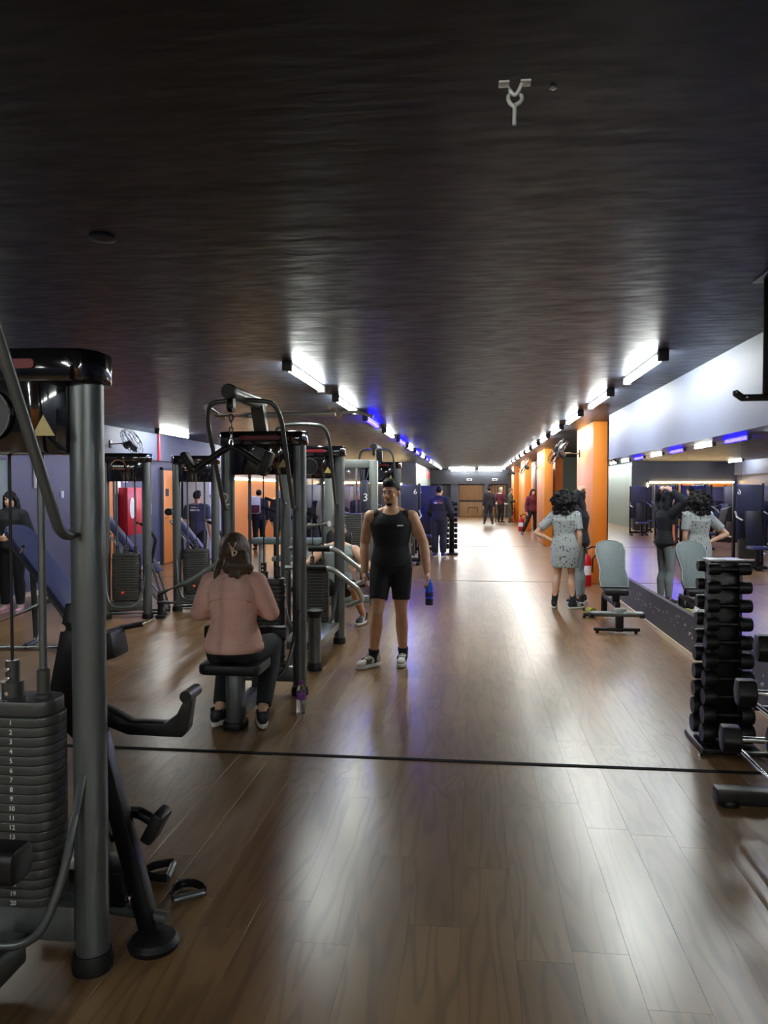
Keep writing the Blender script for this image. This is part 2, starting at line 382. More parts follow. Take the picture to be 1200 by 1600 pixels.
for k, (s, m) in enumerate(zip(SEAMS, ('seam_black', 'seam_pale', 'seam_pale'))):
    slab('trim_%d' % (k+1), XL, XR-0.04, s-(0.018 if k == 0 else 0.0115), s+(0.018 if k == 0 else 0.0115), -0.006, 0.004, m)

ceiling = slab('ceiling', XL-0.3, 6.3, YB-0.2, YF+0.3, ZC, ZC+0.2, 'ceiling_paint')
wr = slab('wall_right', XR, XR+0.28, YB, 12.25, 0, ZC, 'wall_lilac')
slab('skirting_panel', XR-0.035, XR, YB, 12.2, 0.055, 0.405, 'kick_panel', wr)
slab('baseboard_right', XR-0.05, XR, YB, 12.2, 0, 0.055, 'beige_trim')
mir = thing('wall_mirror', 'long wall mirror of tall panels above the scuffed black kick board', 'mirror', (XR, 0, 0))
ys = [12.22, 10.85, 9.35, 7.82, 6.30, 4.80, 3.30, 1.80, 0.30, -1.2]
for a, b in zip(ys[1:], ys[:-1]):
    slab('mirror_panel', -0.008, -0.001, a+0.0015, b-0.0015, 0.41, 2.06, 'mirror_glass', mir)
# recess behind the mirror wall, orange columns and the room's far right side
slab('wall_recess', 2.45, 2.65, 12.25, 16.0, 0, 2.12, 'orange_paint')
slab('wall_recess_upper', 2.40, 2.65, 12.25, 16.0, 2.12, ZC, 'wall_lilac')
for k, (a, b) in enumerate([(13.3, 15.3), (22.1, 24.6), (30.2, 32.7), (38.2, 40.4)]):
    o = slab('column_%d' % (k+1), 2.02, 2.26, a, b, 0, ZC, 'orange_paint', bev=0.012)
slab('wall_right_far', 2.52, 2.75, 24.0, YF, 0, ZC, 'orange_paint')
slab('wall_right_mid', 2.30, 2.50, 24.6, 26.0, 0, 2.25, 'orange_paint')
slab('wall_side_room', 5.6, 5.8, 12, 28, 0, ZC, 'wall_white')
slab('wall_side_room_end', 2.7, 5.6, 27.8, 28.0, 0, ZC, 'wall_white')
slab('wall_side_room_near', 2.65, 5.6, 12.0, 12.2, 0, ZC, 'wall_white')
# left wall with bulkhead, doors
wl = slab('wall_left', XL-0.25, XL, YB, YF, 0, ZC, 'wall_slate')
slab('bulkhead_left', XL, XL+0.10, YB, 33.0, 2.20, ZC, 'wall_lilac')
slab('baseboard_left', XL, XL+0.02, YB, 15.6, 0, 0.07, 'beige_trim')
def door(n, y0, y1, label_plate=True, m='orange_door'):
    d = thing('door_%d' % n, None, None, (XL, (y0+y1)/2, 0)); tag(d, kind='structure'); h = (y1-y0)/2
    slab('leaf', 0.0, 0.045, -h, h, 0.01, 2.02, m, d, 0.004)
    f = MB(); f.box((0.03, -h-0.03, 1.03), (0.06, 0.06, 2.06)); f.box((0.03, h+0.03, 1.03), (0.06, 0.06, 2.06)); f.box((0.03, 0, 2.05), (0.06, 2*h+0.12, 0.06)); f.build('door_frame', 'wall_dark', d, smooth=False)
    hd = MB().cyl((0.045, -h+0.09, 1.0), (0.095, -h+0.09, 1.0), 0.012).cyl((0.085, -h+0.09, 1.0), (0.085, -h+0.21, 1.0), 0.010).build('handle', 'chrome', d)
    if label_plate: slab('plaque', 0.045, 0.05, -h+0.12, -h+0.30, 1.46, 1.62, 'fixture_dark', d)
door(1, 15.75, 16.62); door(2, 12.5, 13.45, False); door(3, 18.1, 19.2)
slab('wall_left_orange', XL, XL+0.03, 20.2, 26.5, 0, 1.86, 'orange_paint')
door(4, 10.02, 10.19+0.05, False, 'wall_white')
# partition at the left end with its warm light line
pt = slab('wall_partition', XL, -2.42, 33.0, YF, 0, ZC, 'wall_dark')
slab('partition_side_facing', -2.42, -2.40, 33.0, 44.0, 0, 2.6, 'wall_white', pt)
slab('orange_panel', -6.4, -5.5, 32.97, 33.0, 0.1, 1.84, 'orange_paint', pt)
slab('orange_panel', -4.9, -4.3, 32.97, 33.0, 0.1, 1.84, 'orange_paint', pt)
slab('red_band', -2.40, -2.385, 40.0, 43.6, 2.2, 2.6, 'red_paint', pt)
def led(name, label, p0, p1, r=0.022):
    t = thing(name, label, 'light strip', p0)
    d = V(p1)-V(p0)
    MB().cyl((0, 0, 0), d, r, n=8).build('glowing_strip', 'led_warm', t)
    u = d.normalized()*0.02
    for q in (V((0, 0, 0)), d): MB().cyl(q-u, q+u, r*1.25, n=8).build('end_cap', 'fixture_dark', t)
led('light_strip', 'long warm light strip running across the dark partition wall', (-6.5, 32.972, 1.90), (-3.1, 32.972, 1.90))
led('light_strip', 'short upright warm light strip at the end of the dark partition', (-3.05, 32.972, 1.90), (-3.05, 32.972, 1.10))
led('light_strip', 'warm light strip above the orange stretch of the door wall', (XL+0.028, 20.3, 1.90), (XL+0.028, 26.4, 1.90))
# far end
wf = slab('wall_far', XL, 6.2, YF, YF+0.2, 0, ZC, 'wall_dark')
slab('lintel', -2.42, 2.52, YF-0.45, YF, 1.92, 2.44, 'wall_dark', wf)
slab('pier', -1.25, -0.78, YF-0.4, YF, 0, 1.92, 'wall_slate', wf)
slab('pier', 0.66, 0.95, YF-0.4, YF, 0, 1.92, 'wall_slate', wf)
slab('pier', 2.0, 2.5, YF-0.4, YF, 0, 1.92, 'wall_dark', wf)
bd = thing('door_5', None, None, (-0.06, YF-0.05, 0)); tag(bd, kind='structure')
slab('upper_board', -0.70, 0.70, -0.06, 0, 0.98, 1.88, 'brown_board', bd, 0.01)
slab('lower_board', -0.70, 0.70, -0.06, 0, 0.02, 0.88, 'brown_board', bd, 0.01)
fr = MB(); fr.box((0.1, -0.09, 0.55), (0.56, 0.03, 0.03)); fr.box((-0.17, -0.09, 0.4), (0.03, 0.03, 0.3)); fr.box((0.37, -0.09, 0.4), (0.03, 0.03, 0.3)); fr.build('push_frame', 'steel_black', bd, smooth=False)
for k in range(6):
    x = 0.98+k*0.165
    slab('timber_board', x, x+0.13, YF-0.06, YF-0.02, 0.02, 1.88, 'brown_board', wf, 0.006)
for x, lab in ((-0.17, 'small white exit sign on the far lintel above the brown doors'), (1.28, 'small white exit sign on the far lintel above the timber boards')):
    t = thing('exit_sign', lab, 'sign', (x, YF-0.46, 2.17))
    MB().box((0, 0, 0), (0.30, 0.02, 0.13), bev=0.004).build('plate', 'paper_white', t)
    MB().box((0, -0.012, 0), (0.2, 0.004, 0.05)).build('lettering_band', 'fixture_dark', t, smooth=False)
# behind the photographer: an orange wall closes the hall
wbk = slab('wall_back', XL, 6.2, YB-0.2, YB, 0, ZC, 'wall_dark')
slab('orange_panel', -1.6, 1.4, YB, YB+0.03, 0.1, 2.2, 'orange_paint', wbk)
slab('wall_right_rear', 6.1, 6.3, YB, YF, 0, ZC, 'wall_dark')

# ---------------------------------------------------------------- ceiling lights
ORD = 'first second third fourth fifth sixth seventh eighth ninth tenth eleventh twelfth thirteenth fourteenth fifteenth sixteenth seventeenth eighteenth'.split()
def tube_light(loc, ln, m, label, group, rz=0, flat=False):
    t = thing('tube_light', label, 'ceiling light', loc, rz, group)
    MB().box((0, 0, -0.012), (0.05, ln+0.1, 0.024), bev=0.005).build('housing', 'paper_white', t)
    MB().cyl((0, -ln/2, -0.052), (0, ln/2, -0.052), 0.028, n=12).build('glowing_tube', m, t)  # tube swollen to imitate bloom; the white housing widens the bright band
    for s in (-1, 1): MB().box((0, s*(ln/2+0.03), -0.045), (0.085, 0.06, 0.09), bev=0.006).build('socket', 'fixture_dark', t)
    return t
LEFT = [(7.55, 'w'), (10.0, 'w'), (12.6, 'b'), (15.15, 'w'), (17.9, 'b'), (20.3, 'w'), (22.9, 'b'), (25.3, 'w'), (27.9, 'b'), (30.3, 'w'), (32.8, 'w'), (35.2, 'w'), (37.6, 'w'), (40.0, 'w')]
for k, (y, c) in enumerate(LEFT):
    tube_light((-1.65, y, ZC), 1.5, 'tube_white' if c == 'w' else 'tube_blue', '%s tube light from the near end of the machine-side ceiling row, %s' % (ORD[k], 'glowing white' if c == 'w' else 'glowing blue'), 'machine-side ceiling tubes')
for k in range(15):
    y = 7.35+2.43*k
    tube_light((1.56, y, ZC), 1.45, 'tube_white', '%s white tube light from the near end of the mirror-side ceiling row' % ORD[k], 'mirror-side ceiling tubes')
for k, y in enumerate((8.2, 14.7, 20.5, 26.5, 31.0)):
    tube_light((-5.9, y, ZC), 1.5, 'tube_white', '%s white tube light from the near end of the row by the doors' % ORD[k], 'door-side ceiling tubes')
for x, y, z, lab in ((-0.55, 40.5, ZC, 'upper crosswise white tube before the far lintel, machine side'), (1.0, 40.5, ZC, 'upper crosswise white tube before the far lintel, mirror side'),
                     (-0.55, 44.4, ZC, 'crosswise white tube hung over the brown far doors'), (1.0, 44.4, ZC, 'crosswise white tube hung over the far timber boards')):
    tube_light((x, y, z), 1.35, 'tube_white', lab, 'crosswise far tubes', PI/2)
tube_light((4.2, 19.5, ZC), 1.5, 'tube_white', 'white tube light inside the bright side room between columns', 'side room tubes')
tube_light((4.2, 24.5, ZC), 1.5, 'tube_white', 'white tube light at the deep end of the bright side room', 'side room tubes')
for k, y in enumerate((-1.3, -3.5, -5.7, -7.9)):  # unseen fill tubes, added behind the camera to brighten the foreground
    tube_light((-1.65, y, ZC), 1.5, 'tube_white', '%s added white fill tube behind the photographer on the machine side' % ORD[k], 'added rear fill tubes')
    tube_light((1.56, y, ZC), 1.5, 'tube_white', '%s added white fill tube behind the photographer on the mirror side' % ORD[k], 'added rear fill tubes')
    tube_light((-4.6, y, ZC), 1.5, 'tube_white', '%s added white fill tube behind the photographer on the door side' % ORD[k], 'added rear fill tubes')

# ---------------------------------------------------------------- ceiling hook and hung bar
t = thing('ceiling_hook', 'grey steel eye hook hanging from the dark ceiling', 'hook', (0.115, 2.23, ZC))
for x in (-0.030, 0.030): MB().box((x, 0, -0.004), (0.030, 0.034, 0.006), bev=0.002).build('base_plate', 'galvanised', t)
MB().tube([(-0.022, 0, 0), (-0.010, 0, -0.028), (0, 0, -0.038), (0.010, 0, -0.028), (0.022, 0, 0)], 0.0055, fil=0.01).build('staple', 'galvanised', t)
MB().tube([(0.012, 0.006, -0.028), (0.022, 0.004, -0.040), (0.018, 0, -0.056), (0.002, -0.004, -0.066)], 0.0058, fil=0.01).tube([(-0.012, 0.004, -0.026), (-0.020, 0, -0.044), (-0.012, -0.003, -0.062), (0, -0.004, -0.070), (-0.001, -0.004, -0.122)], 0.0058, fil=0.01).build('eye_bolt', 'galvanised', t)
tag(MB().lathe([(0.006, 0), (0.010, -0.004), (0.004, -0.008)], (0.225, 2.27, ZC)).build('ceiling_screw', 'pale_steel'), 'tiny steel screw head in the ceiling near the hook', 'screw')
tag(MB().lathe([(0.055, 0), (0.06, -0.012), (0.02, -0.02)], (-1.676, 3.36, ZC), 20).build('ceiling_cover', 'ceiling_paint'), 'round dark cover plate on the ceiling above the machines', 'cover plate')
t = thing('hanging_bar', 'black steel bar bracket hanging from the ceiling beside the mirror wall', 'pull-up bar', (1.58, 4.4, ZC))
for y in (0, -0.55): MB().box((0, y, -0.32), (0.032, 0.012, 0.64)).build('hanger', 'steel_black', t, 0.003)
MB().box((0, -0.27, -0.006), (0.09, 0.72, 0.012)).build('ceiling_plate', 'steel_black', t, 0.002)
for y in (0, -0.55):
    m = Matrix.Translation((0, y, 0)) @ Matrix.Rotation(PI/2, 4, 'X')
    a = MB().prism([(-0.125, -0.668), (0.42, -0.668), (0.42, -0.628), (-0.115, -0.632), (-0.150, -0.605), (-0.172, -0.615), (-0.168, -0.635)], -0.012, 0.012, m).build('hook_arm', 'steel_black', t, 0.004)
    for bx, bz in ((-0.155, -0.62), (-0.10, -0.648)): MB().cyl((bx, y-0.016, bz), (bx, y+0.016, bz), 0.006).build('bolt', 'chrome', a)
for x in (0.06, 0.40): MB().cyl((x, 0.05, -0.646), (x, -0.62, -0.646), 0.016).build('grip_bar', 'steel_black', t)

# ---------------------------------------------------------------- gym machines
HW = 0.285          # half distance between a tower's posts
def rrect(w, d, r, n=5):
    p = []
    for cx, cy, a0 in ((w/2-r, d/2-r, 0), (-w/2+r, d/2-r, PI/2), (-w/2+r, -d/2+r, PI), (w/2-r, -d/2+r, 1.5*PI)):
        for k in range(n+1): a = a0+PI/2*k/n; p.append((cx+r*math.cos(a), cy+r*math.sin(a)))
    return p
def tower(name, label, cat, loc, rz=0, group=None, arch=True, arm=True, seat=True, nums=False, n=20, emblem='disc', lift=0, hw=HW, zs=(1.715, 2.045), strip=True):
    t = thing(name, label, cat, loc, rz, group)
    for s in (-1, 1):
        po = MB().cyl((s*hw, 0, 0.03), (s*hw, 0, zs[1]-0.08), 0.054, n=24).build('post', 'steel_grey', t)
        MB().lathe([(0.066, 0), (0.068, 0.03), (0.060, 0.062), (0.056, 0.062)], (s*hw, 0, 0), 24).build('foot_cap', 'rubber', po)
    MB().box((0, 0, 0.165), (2*hw-0.08, 0.09, 0.12)).build('base_beam', 'steel_grey', t, 0.01)
    # shroud: a glossy hood with bulging front
    w = hw-0.04; pr = [(-w, 0.075), (w, 0.075), (w, -0.045)]
    front = [(w-0.05, -0.085), (w*0.55, -0.105), (0, -0.112), (-w*0.55, -0.105), (-w+0.05, -0.085), (-w, -0.045)]
    hood = MB().prism(pr+front, zs[0], zs[1]); sh = hood.build('hood', 'gloss_black', t, 0.010)
    cw = hw+0.062; MB().prism([(-cw, -0.03), (-cw+0.035, -0.085), (-cw*0.5, -0.108), (0, -0.1122), (cw*0.5, -0.108), (cw-0.035, -0.085), (cw, -0.03), (cw, 0.06), (cw-0.03, 0.085), (-cw+0.03, 0.085), (-cw, 0.06)], zs[1]-0.105, zs[1]+0.004).build('hood_cap', 'gloss_black', t, 0.012)
    if strip:
        MB().prism(rrect(0.32, 0.030, 0.0149), -0.004, 0.004, Matrix.Translation((0, -0.113, zs[1]-0.048)) @ Matrix.Rotation(PI/2, 4, 'X')).build('lens_strip', 'red_lens', sh)
        tri = [(-0.038, -0.03), (0.038, -0.03), (0, 0.036)]
        MB().prism(tri, -0.001, 0.002, Matrix.Translation((0.185, -0.108, zs[0]+0.085)) @ Matrix.Rotation(PI/2, 4, 'X')).build('warning_label', 'yellow_label', sh, smooth=False)
    if emblem == 'disc':
        dk = MB().cyl((0, -0.125, 1.835), (0, -0.10, 1.835), 0.082, n=28).build('emblem', 'steel_black', sh)
        rg = MB(); rg.tube([(0.082*math.cos(a*PI/12), -0.126, 1.835+0.082*math.sin(a*PI/12)) for a in range(25)], 0.004, 6, cap=False); rg.build('emblem_ring', 'plate_grey', dk)
    else:
        ar = MB(); ar.tube([(0.085*math.cos(PI*a/14)-0.06, -0.116, 1.885+0.075*math.sin(PI*a/14)) for a in range(15)], 0.006, 6); ar.build('emblem', 'copper', sh)
        marks([0.012, 0.016, 0.010, 0.016, 0.012, 0.014, 0.010], 0.022, 1.885, -0.116, -0.125).build('emblem_lettering', 'white_print', sh, smooth=False)
        MB().box((-0.06, -0.114, 1.852), (0.15, 0.006, 0.008)).build('emblem_bar', 'copper', sh, smooth=False)
    # weight stack
    dz = 0.0312; z0 = 0.235
    poly = rrect(0.345, 0.17, 0.07, 6)
    pm_ = MB().prism(poly, 0.0012, dz-0.0012).mesh('weight_plate', 0.002)
    for k in range(n):
        zz = z0+dz*k+(lift if k >= n-6 else 0)
        p = obj('weight_plate', pm_, 'plate_grey', t); p.location = (0, 0, zz)
        MB().cyl((-0.012, -0.0872, dz*0.42), (-0.012, -0.083, dz*0.42), 0.006, n=8).build('pin_hole', 'rubber', p)
        if nums: text(str(n-k), 0.022, 'white_print', p, (0.045, -0.0858, dz*0.5))
    zt = z0+dz*n+lift
    MB().prism(rrect(0.33, 0.15, 0.06, 6), zt, zt+0.05).build('head_plate', 'plate_grey', t, 0.006)
    st = MB(); st.cyl((0, 0, zt+0.04), (0, 0, zt+0.10), 0.035); st.cyl((0, 0, zt+0.09), (0, 0, zt+0.17), 0.022); st.build('stem', 'plate_grey', t)
    for z in (0.07, 0.12, 0.15): MB().cyl((0.0, -0.037, zt+z-0.005), (0, -0.02, zt+z-0.005), 0.007, n=8).build('bolt', 'chrome', t)
    for s in (-1, 1):
        r = MB().cyl((s*0.11, 0, 0.2), (s*0.11, 0, zs[0]+0.01), 0.0125).build('guide_rod', 'steel_grey', t)
        MB().lathe([(0.022, zt+0.045), (0.030, zt+0.05), (0.030, zt+0.06), (0.021, zt+0.065), (0.021, zt+0.14), (0.014, zt+0.145)], (s*0.11, 0, 0), 16).build('bushing', 'plate_grey', r)
        sp = MB().tube([(s*0.11+0.022*math.cos(a), 0.022*math.sin(a), 0.205+0.0045*a/2.2) for a in [i*0.55 for i in range(36)]], 0.004, 5).build('spring', 'chrome', r)
    MB().cyl((0, 0, zt+0.16), (0, 0, zs[0]+0.01), 0.005, n=8).build('cable', 'rubber', t)
    pn = MB().cyl((-0.012, -0.15, z0+dz*3.45), (-0.012, -0.085, z0+dz*3.45), 0.006, n=8); pn.build('selector_pin', 'orange_plastic', t)
    MB().lathe([(0.010, 0), (0.018, 0.004), (0.016, 0.03), (0.008, 0.036)], (-0.012, -0.145, z0+dz*3.45), 12, Matrix.Rotation(PI/2, 3, 'X')).build('selector_knob', 'orange_plastic', t)
    # low guard bar
    MB().tube([(hw, -0.045, 0.67), (hw-0.035, -0.13, 0.34), (hw-0.10, -0.175, 0.165), (-hw+0.10, -0.175, 0.165), (-hw+0.035, -0.13, 0.34), (-hw, -0.045, 0.67)], 0.0145, 10, 0.13).build('guard_bar', 'steel_grey', t)
    if arch:
        a = [(hw-0.012, -0.035, 1.455), (hw-0.015, -0.14, 1.455), (hw-0.012, -0.5, 2.10), (hw-0.05, -0.56, 2.215), (0.0, -0.57, 2.235)]
        MB().tube(a+[(-x, y, z) for x, y, z in reversed(a[:-1])], 0.017, 10, 0.085).build('arch_bar', 'steel_grey', t)
    if arm:
        MB().box((0, -0.10, 2.14), (0.10, 0.07, 0.30), Rx(math.radians(28))).build('arm_bracket', 'steel_grey', t, 0.008)
        MB().cyl((0, -0.05, 2.255), (0, -0.84, 2.255), 0.048, n=20).build('lat_arm', 'steel_grey', t)
        MB().lathe([(0.0, 0), (0.046, 0.0), (0.052, 0.012), (0.052, 0.05)], (0, -0.87, 2.255), 20, Matrix.Rotation(-PI/2, 3, 'X')).build('arm_cap', 'rubber', t)
        for s in (-1, 1): MB().box((s*0.022, -0.80, 2.19), (0.006, 0.06, 0.09)).build('pulley_bracket', 'steel_grey', t, 0.002)
        MB().cyl((-0.016, -0.80, 2.165), (0.016, -0.80, 2.165), 0.045, n=18).build('pulley_wheel', 'rubber', t)
    if seat:
        y = -0.86
        sp = MB().prism(rrect(0.115, 0.155, 0.05, 5), 0.03, 0.385, Matrix.Translation((0.04, y, 0))).build('seat_post', 'steel_grey', t, 0.004)
        MB().prism(rrect(0.15, 0.19, 0.06, 5), 0, 0.045, Matrix.Translation((0.04, y, 0))).build('foot_cap', 'rubber', sp, 0.006)
        MB().box((0.04, y/2-0.02, 0.10), (0.085, -y-0.1, 0.10)).build('floor_beam', 'steel_grey', t, 0.01)
        sm = MB().prism(rrect(0.42, 0.36, 0.07, 5), 0.385, 0.455, Matrix.Translation((0.04, y, 0))).build('seat', 'black_pad', t, 0.018)
        MB().box((0.04, -0.36, 0.34), (0.06, 0.05, 0.40)).build('thigh_post', 'steel_grey', t, 0.006)
        MB().cyl((-0.30, -0.42, 0.56), (0.27, -0.42, 0.56), 0.016).build('thigh_bar', 'steel_grey', t)
        for x in (-0.24, 0.17): MB().prism(rrect(0.10, 0.11, 0.03, 5), -0.08, 0.12, Matrix.Translation((x, -0.42, 0.56)) @ Matrix.Rotation(PI/2, 4, 'Y')).build('thigh_pad', 'black_pad', t, 0.012)
    return t
A = tower('lat_tower', 'large grey cable tower cut by the photo edge, numbered weight stack in view', 'weight machine', (-1.53, 2.40, 0), nums=True, arm=False, hw=0.272)
B = tower('lat_tower', 'grey lat pulldown tower where the woman in pink sits', 'weight machine', (-1.62, 5.85, 0), lift=0.0)
# chin-up grips on the pulldown's crown, its number on the post
text('2', 0.14, 'plate_grey' if False else 'galvanised', B, (-HW, -0.056, 1.52))
MB().tube([(-0.42, 0.12, 2.19), (-0.1, 0.12, 2.19), (0.08, 0.12, 2.19), (0.55, 0.12, 2.20)], 0.024, 10, 0.05).build('chin_up_bar', 'galvanised', B)
for x in (-0.42, 0.55): MB().tube([(x, -0.10, 2.235), (x, 0.30, 2.19)], 0.024, 12).build('chin_up_grip', 'galvanised', B)
MB().tube([(0.55, 0.27, 2.195), (0.57, 0.40, 2.235), (0.68, 0.40, 2.24), (0.82, 0.35, 2.19)], 0.014, 8, 0.05).build('wide_grip', 'galvanised', B)
Cc = tower('lat_tower', 'grey press machine tower just behind the pulldown, man seated in it', 'weight machine', (-1.655, 7.86, 0), seat=False, arm=False, n=16)
MB().cyl((0.27, -1.2, 0.03), (0.27, -1.2, 0.50), 0.056, n=20).build('front_post', 'steel_grey', Cc)
MB().lathe([(0.070, 0), (0.072, 0.03), (0.060, 0.07)], (0.27, -1.2, 0), 20).build('foot_cap', 'rubber', Cc)
MB().lathe([(0.058, 0.47), (0.072, 0.50), (0.074, 0.53), (0.06, 0.54)], (0.27, -1.2, 0), 20).build('post_cap', 'rubber', Cc)
MB().box((0.12, -0.62, 0.20), (0.36, 1.05, 0.07)).build('floor_beam', 'steel_grey', Cc, 0.01)
for z, dy in ((1.00, 0.02), (0.82, -0.16)):
    MB().tube([(-0.2, -0.2+dy, z), (0.27, -0.2+dy, z), (0.52, -0.1+dy, z-0.22), (0.54, 0.1+dy, z-0.36), (0.36, 0.22+dy, z-0.44)], 0.026, 10, 0.07).build('press_arm', 'pale_steel', Cc)
    MB().cyl((0.0, -0.2+dy, z), (0.22, -0.2+dy, z), 0.032).build('grip', 'rubber', Cc)
MB().tube([(-0.05, 0.05, 1.22), (0.20, -0.12, 1.25)], 0.03, 12).build('roller_bar', 'pale_steel', Cc)
MB().prism(rrect(0.36, 0.34, 0.06), 0.40, 0.47, Matrix.Translation((0.03, 1.16, -0.02))).build('seat', 'black_pad', Cc, 0.018)
MB().box((0.03, 1.16, 0.20), (0.08, 0.10, 0.36)).build('seat_post', 'steel_grey', Cc, 0.006)
MB().box((0.03, 0.62, 0.07), (0.08, 1.2, 0.08)).build('floor_beam', 'steel_grey', Cc, 0.006)
MB().prism(rrect(0.32, 0.62, 0.08), -0.03, 0.03, Matrix.Translation((0.03, 1.40, 0.80)) @ Matrix.Rotation(math.radians(78), 4, 'X')).build('backrest', 'black_pad', Cc, 0.015)
Ee = tower('lat_tower', 'distant grey pulldown tower with arched bar, behind the walking man', 'weight machine', (-1.50, 12.5, 0), seat=True, n=14)
# hanging chain and V handle of the pulldown
ch = thing('pulldown_handle', 'black V-shaped pulldown handle hanging on a chain over the woman in pink', 'handle', (-1.62, 5.05, 1.70))
for k in range(5):
    z = 0.385-k*0.042; r = Matrix.Rotation(k*PI/2, 3, 'Z')
    MB().tube([r @ V((0.013*math.cos(a*PI/6), 0, z+0.024*math.sin(a*PI/6))) for a in range(13)], 0.0045, 6, cap=False).build('chain_link', 'chrome' if k in (1, 3, 4) else 'rubber', ch)
hb = MB()
for s in (-1, 1):
    hb.tube([(0, 0, 0.19), (s*0.06, 0, 0.165), (s*0.235, 0, 0.05), (s*0.27, -0.02, 0.03)], 0.024, 10, 0.05)
remesh_h = hb
obj('v_bar', remesh(hb, 0.009, 2), 'rubber', ch)
MB().box((-0.29, -0.02, 0.085), (0.045, 0.10, 0.15), Ry(math.radians(-28)), 0.016).build('hand_pad', 'rubber', ch)
MB().box((0.245, -0.02, 0.075), (0.06, 0.10, 0.17), Ry(math.radians(22)), 0.016).build('hand_pad', 'rubber', ch)
# rack frame with the numbered blue roll
D = thing('pulley_station', 'square grey cable station frame with dark weight stack and chain', 'weight machine', (-1.66, 10.5, 0))
for s in (-1, 1):
    MB().box((s*0.31, 0, 1.0), (0.11, 0.12, 2.0)).build('post', 'frame_grey', D, 0.012)
MB().box((0, 0, 1.955), (0.52, 0.12, 0.115)).build('top_beam', 'frame_grey', D, 0.012); MB().box((0, 0, 0.08), (0.52, 0.12, 0.10)).build('base_beam', 'frame_grey', D, 0.012)
for s in (-1, 1): MB().cyl((s*0.10-0.03, 0, 0.12), (s*0.10-0.03, 0, 1.9), 0.014).build('guide_rod', 'chrome', D)
pm_ = MB().box((0, 0, 0), (0.34, 0.16, 0.029)).mesh('weight_plate', 0.003)
for k in range(17):
    p = obj('weight_plate', pm_, 'plate_grey', D); p.location = (-0.03, 0, 0.77+k*0.0305)
MB().cyl((-0.03, 0, 1.28), (-0.03, 0, 1.85), 0.005, n=8).build('cable', 'chrome', D)
MB().sph((-0.03, -0.05, 1.84), 0.03).build('pulley', 'chrome', D)
for k in range(14): 
    MB().sph((-0.06, -0.095, 1.28-k*0.036), 0.009, 8, 6).build('chain_bead', 'chrome', D)
MB().sph((-0.06, -0.11, 0.76), (0.045, 0.03, 0.05)).build('orange_weight', 'orange_plastic', D)
rl = thing('foam_roll', 'navy padded roll marked 3 hanging on the grey cable frame', 'roll', (-1.455, 10.40, 1.29))
MB().lathe([(0.03, 0), (0.052, 0.01), (0.055, 0.05), (0.055, 0.42), (0.045, 0.44)], n=20).build('roll_body', 'navy_pad', rl)
text('3', 0.15, 'white_print', rl, (0.012, -0.057, 0.20)); MB().tube([(0, 0.0, 0.42), (0.03, 0.05, 0.52), (0.04, 0.08, 0.6)], 0.008).build('strap', 'navy_pad', rl)
# the pair of towers by the doors with their benches
def door_tower(label, loc, rz):
    t = tower('bench_tower', label, 'weight machine', loc, rz, 'towers by the doors', arch=False, arm=False, seat=False, n=17, emblem='arc', strip=False, hw=0.25, zs=(1.70, 2.04))
    # incline bench behind, sloping down along the tower's width
    M = Matrix.Translation((-0.16, 0.36, 1.02)) @ Matrix.Rotation(math.radians(52), 4, 'Y')
    MB().prism(rrect(0.60, 0.24, 0.07), -0.035, 0.035, M).build('bench_pad', 'blue_pad', t, 0.016)
    MB().cyl((-0.40, 0.22, 1.30), (-0.40, 0.50, 1.30), 0.05, n=16).build('neck_roll', 'black_pad', t)
    for y in (0.225, 0.480): MB().tube([(-0.37, y, 1.18), (0.36, y, 0.16), (0.42, y, 0.06)], 0.020, 8, 0.05).build('rail', 'pale_steel', t)
    for y in (0.225, 0.480): MB().tube([(-0.34, y, 0.030), (0.44, y, 0.030)], 0.026, 8).build('base_tube', 'steel_grey', t)
    for y in (0.225, 0.480): MB().tube([(0.43, y, 0.05), (0.27, y, 0.62), (0.22, y, 0.70)], 0.020, 8, 0.05).build('stay', 'steel_grey', t)
    MB().box((0.30, 0.355, 0.60), (0.04, 0.26, 0.13), Ry(math.radians(-35)), 0.01).build('foot_plate', 'blue_pad', t)
    MB().box((0.37, 0.355, 0.16), (0.10, 0.24, 0.03), Ry(math.radians(40)), 0.006).build('toe_plate', 'blue_pad', t)
    MB().tube([(0.08, 0.22, 1.18), (0.18, 0.20, 1.15), (0.32, 0.20, 0.98), (0.25, 0.22, 0.66)], 0.020, 8, 0.05).build('handle', 'rubber', t)
    MB().tube([(-0.32, 0.355, 0.05), (-0.30, 0.355, 1.05)], 0.03, 8).build('back_post', 'steel_grey', t)
    return t
F_ = door_tower('near one of two emblem towers by the doors, blue bench pad behind', (-4.25, 9.06, 0), math.radians(12))
G_ = door_tower('far one of two emblem towers by the doors, navy-shirted man behind', (-3.62, 9.78, 0), math.radians(12))
# long rail linking the two towers
o = thing('long_lever', 'long grey lever bar slanting across before the far emblem tower', 'lever bar', (-3.55, 9.2, 0))
MB().tube([(-0.33, -0.05, 0.30), (0.05, 0.06, 0.46), (0.48, 0.16, 0.74)], 0.035, 10, 0.1).build('lever', 'steel_grey', o); MB().tube([(-0.33, -0.08, 0.20), (0.45, -0.08, 0.20)], 0.028, 8).build('cross_tube', 'steel_grey', o)
for x in (-0.30, 0.42): MB().lathe([(0.06, 0), (0.06, 0.03), (0.035, 0.05), (0.035, 0.30)], (x, -0.06, 0), 16).build('foot', 'rubber', o)
MB().tube([(0.42, -0.06, 0.28), (0.42, 0.12, 0.68)], 0.022, 8).build('strut', 'steel_grey', o)

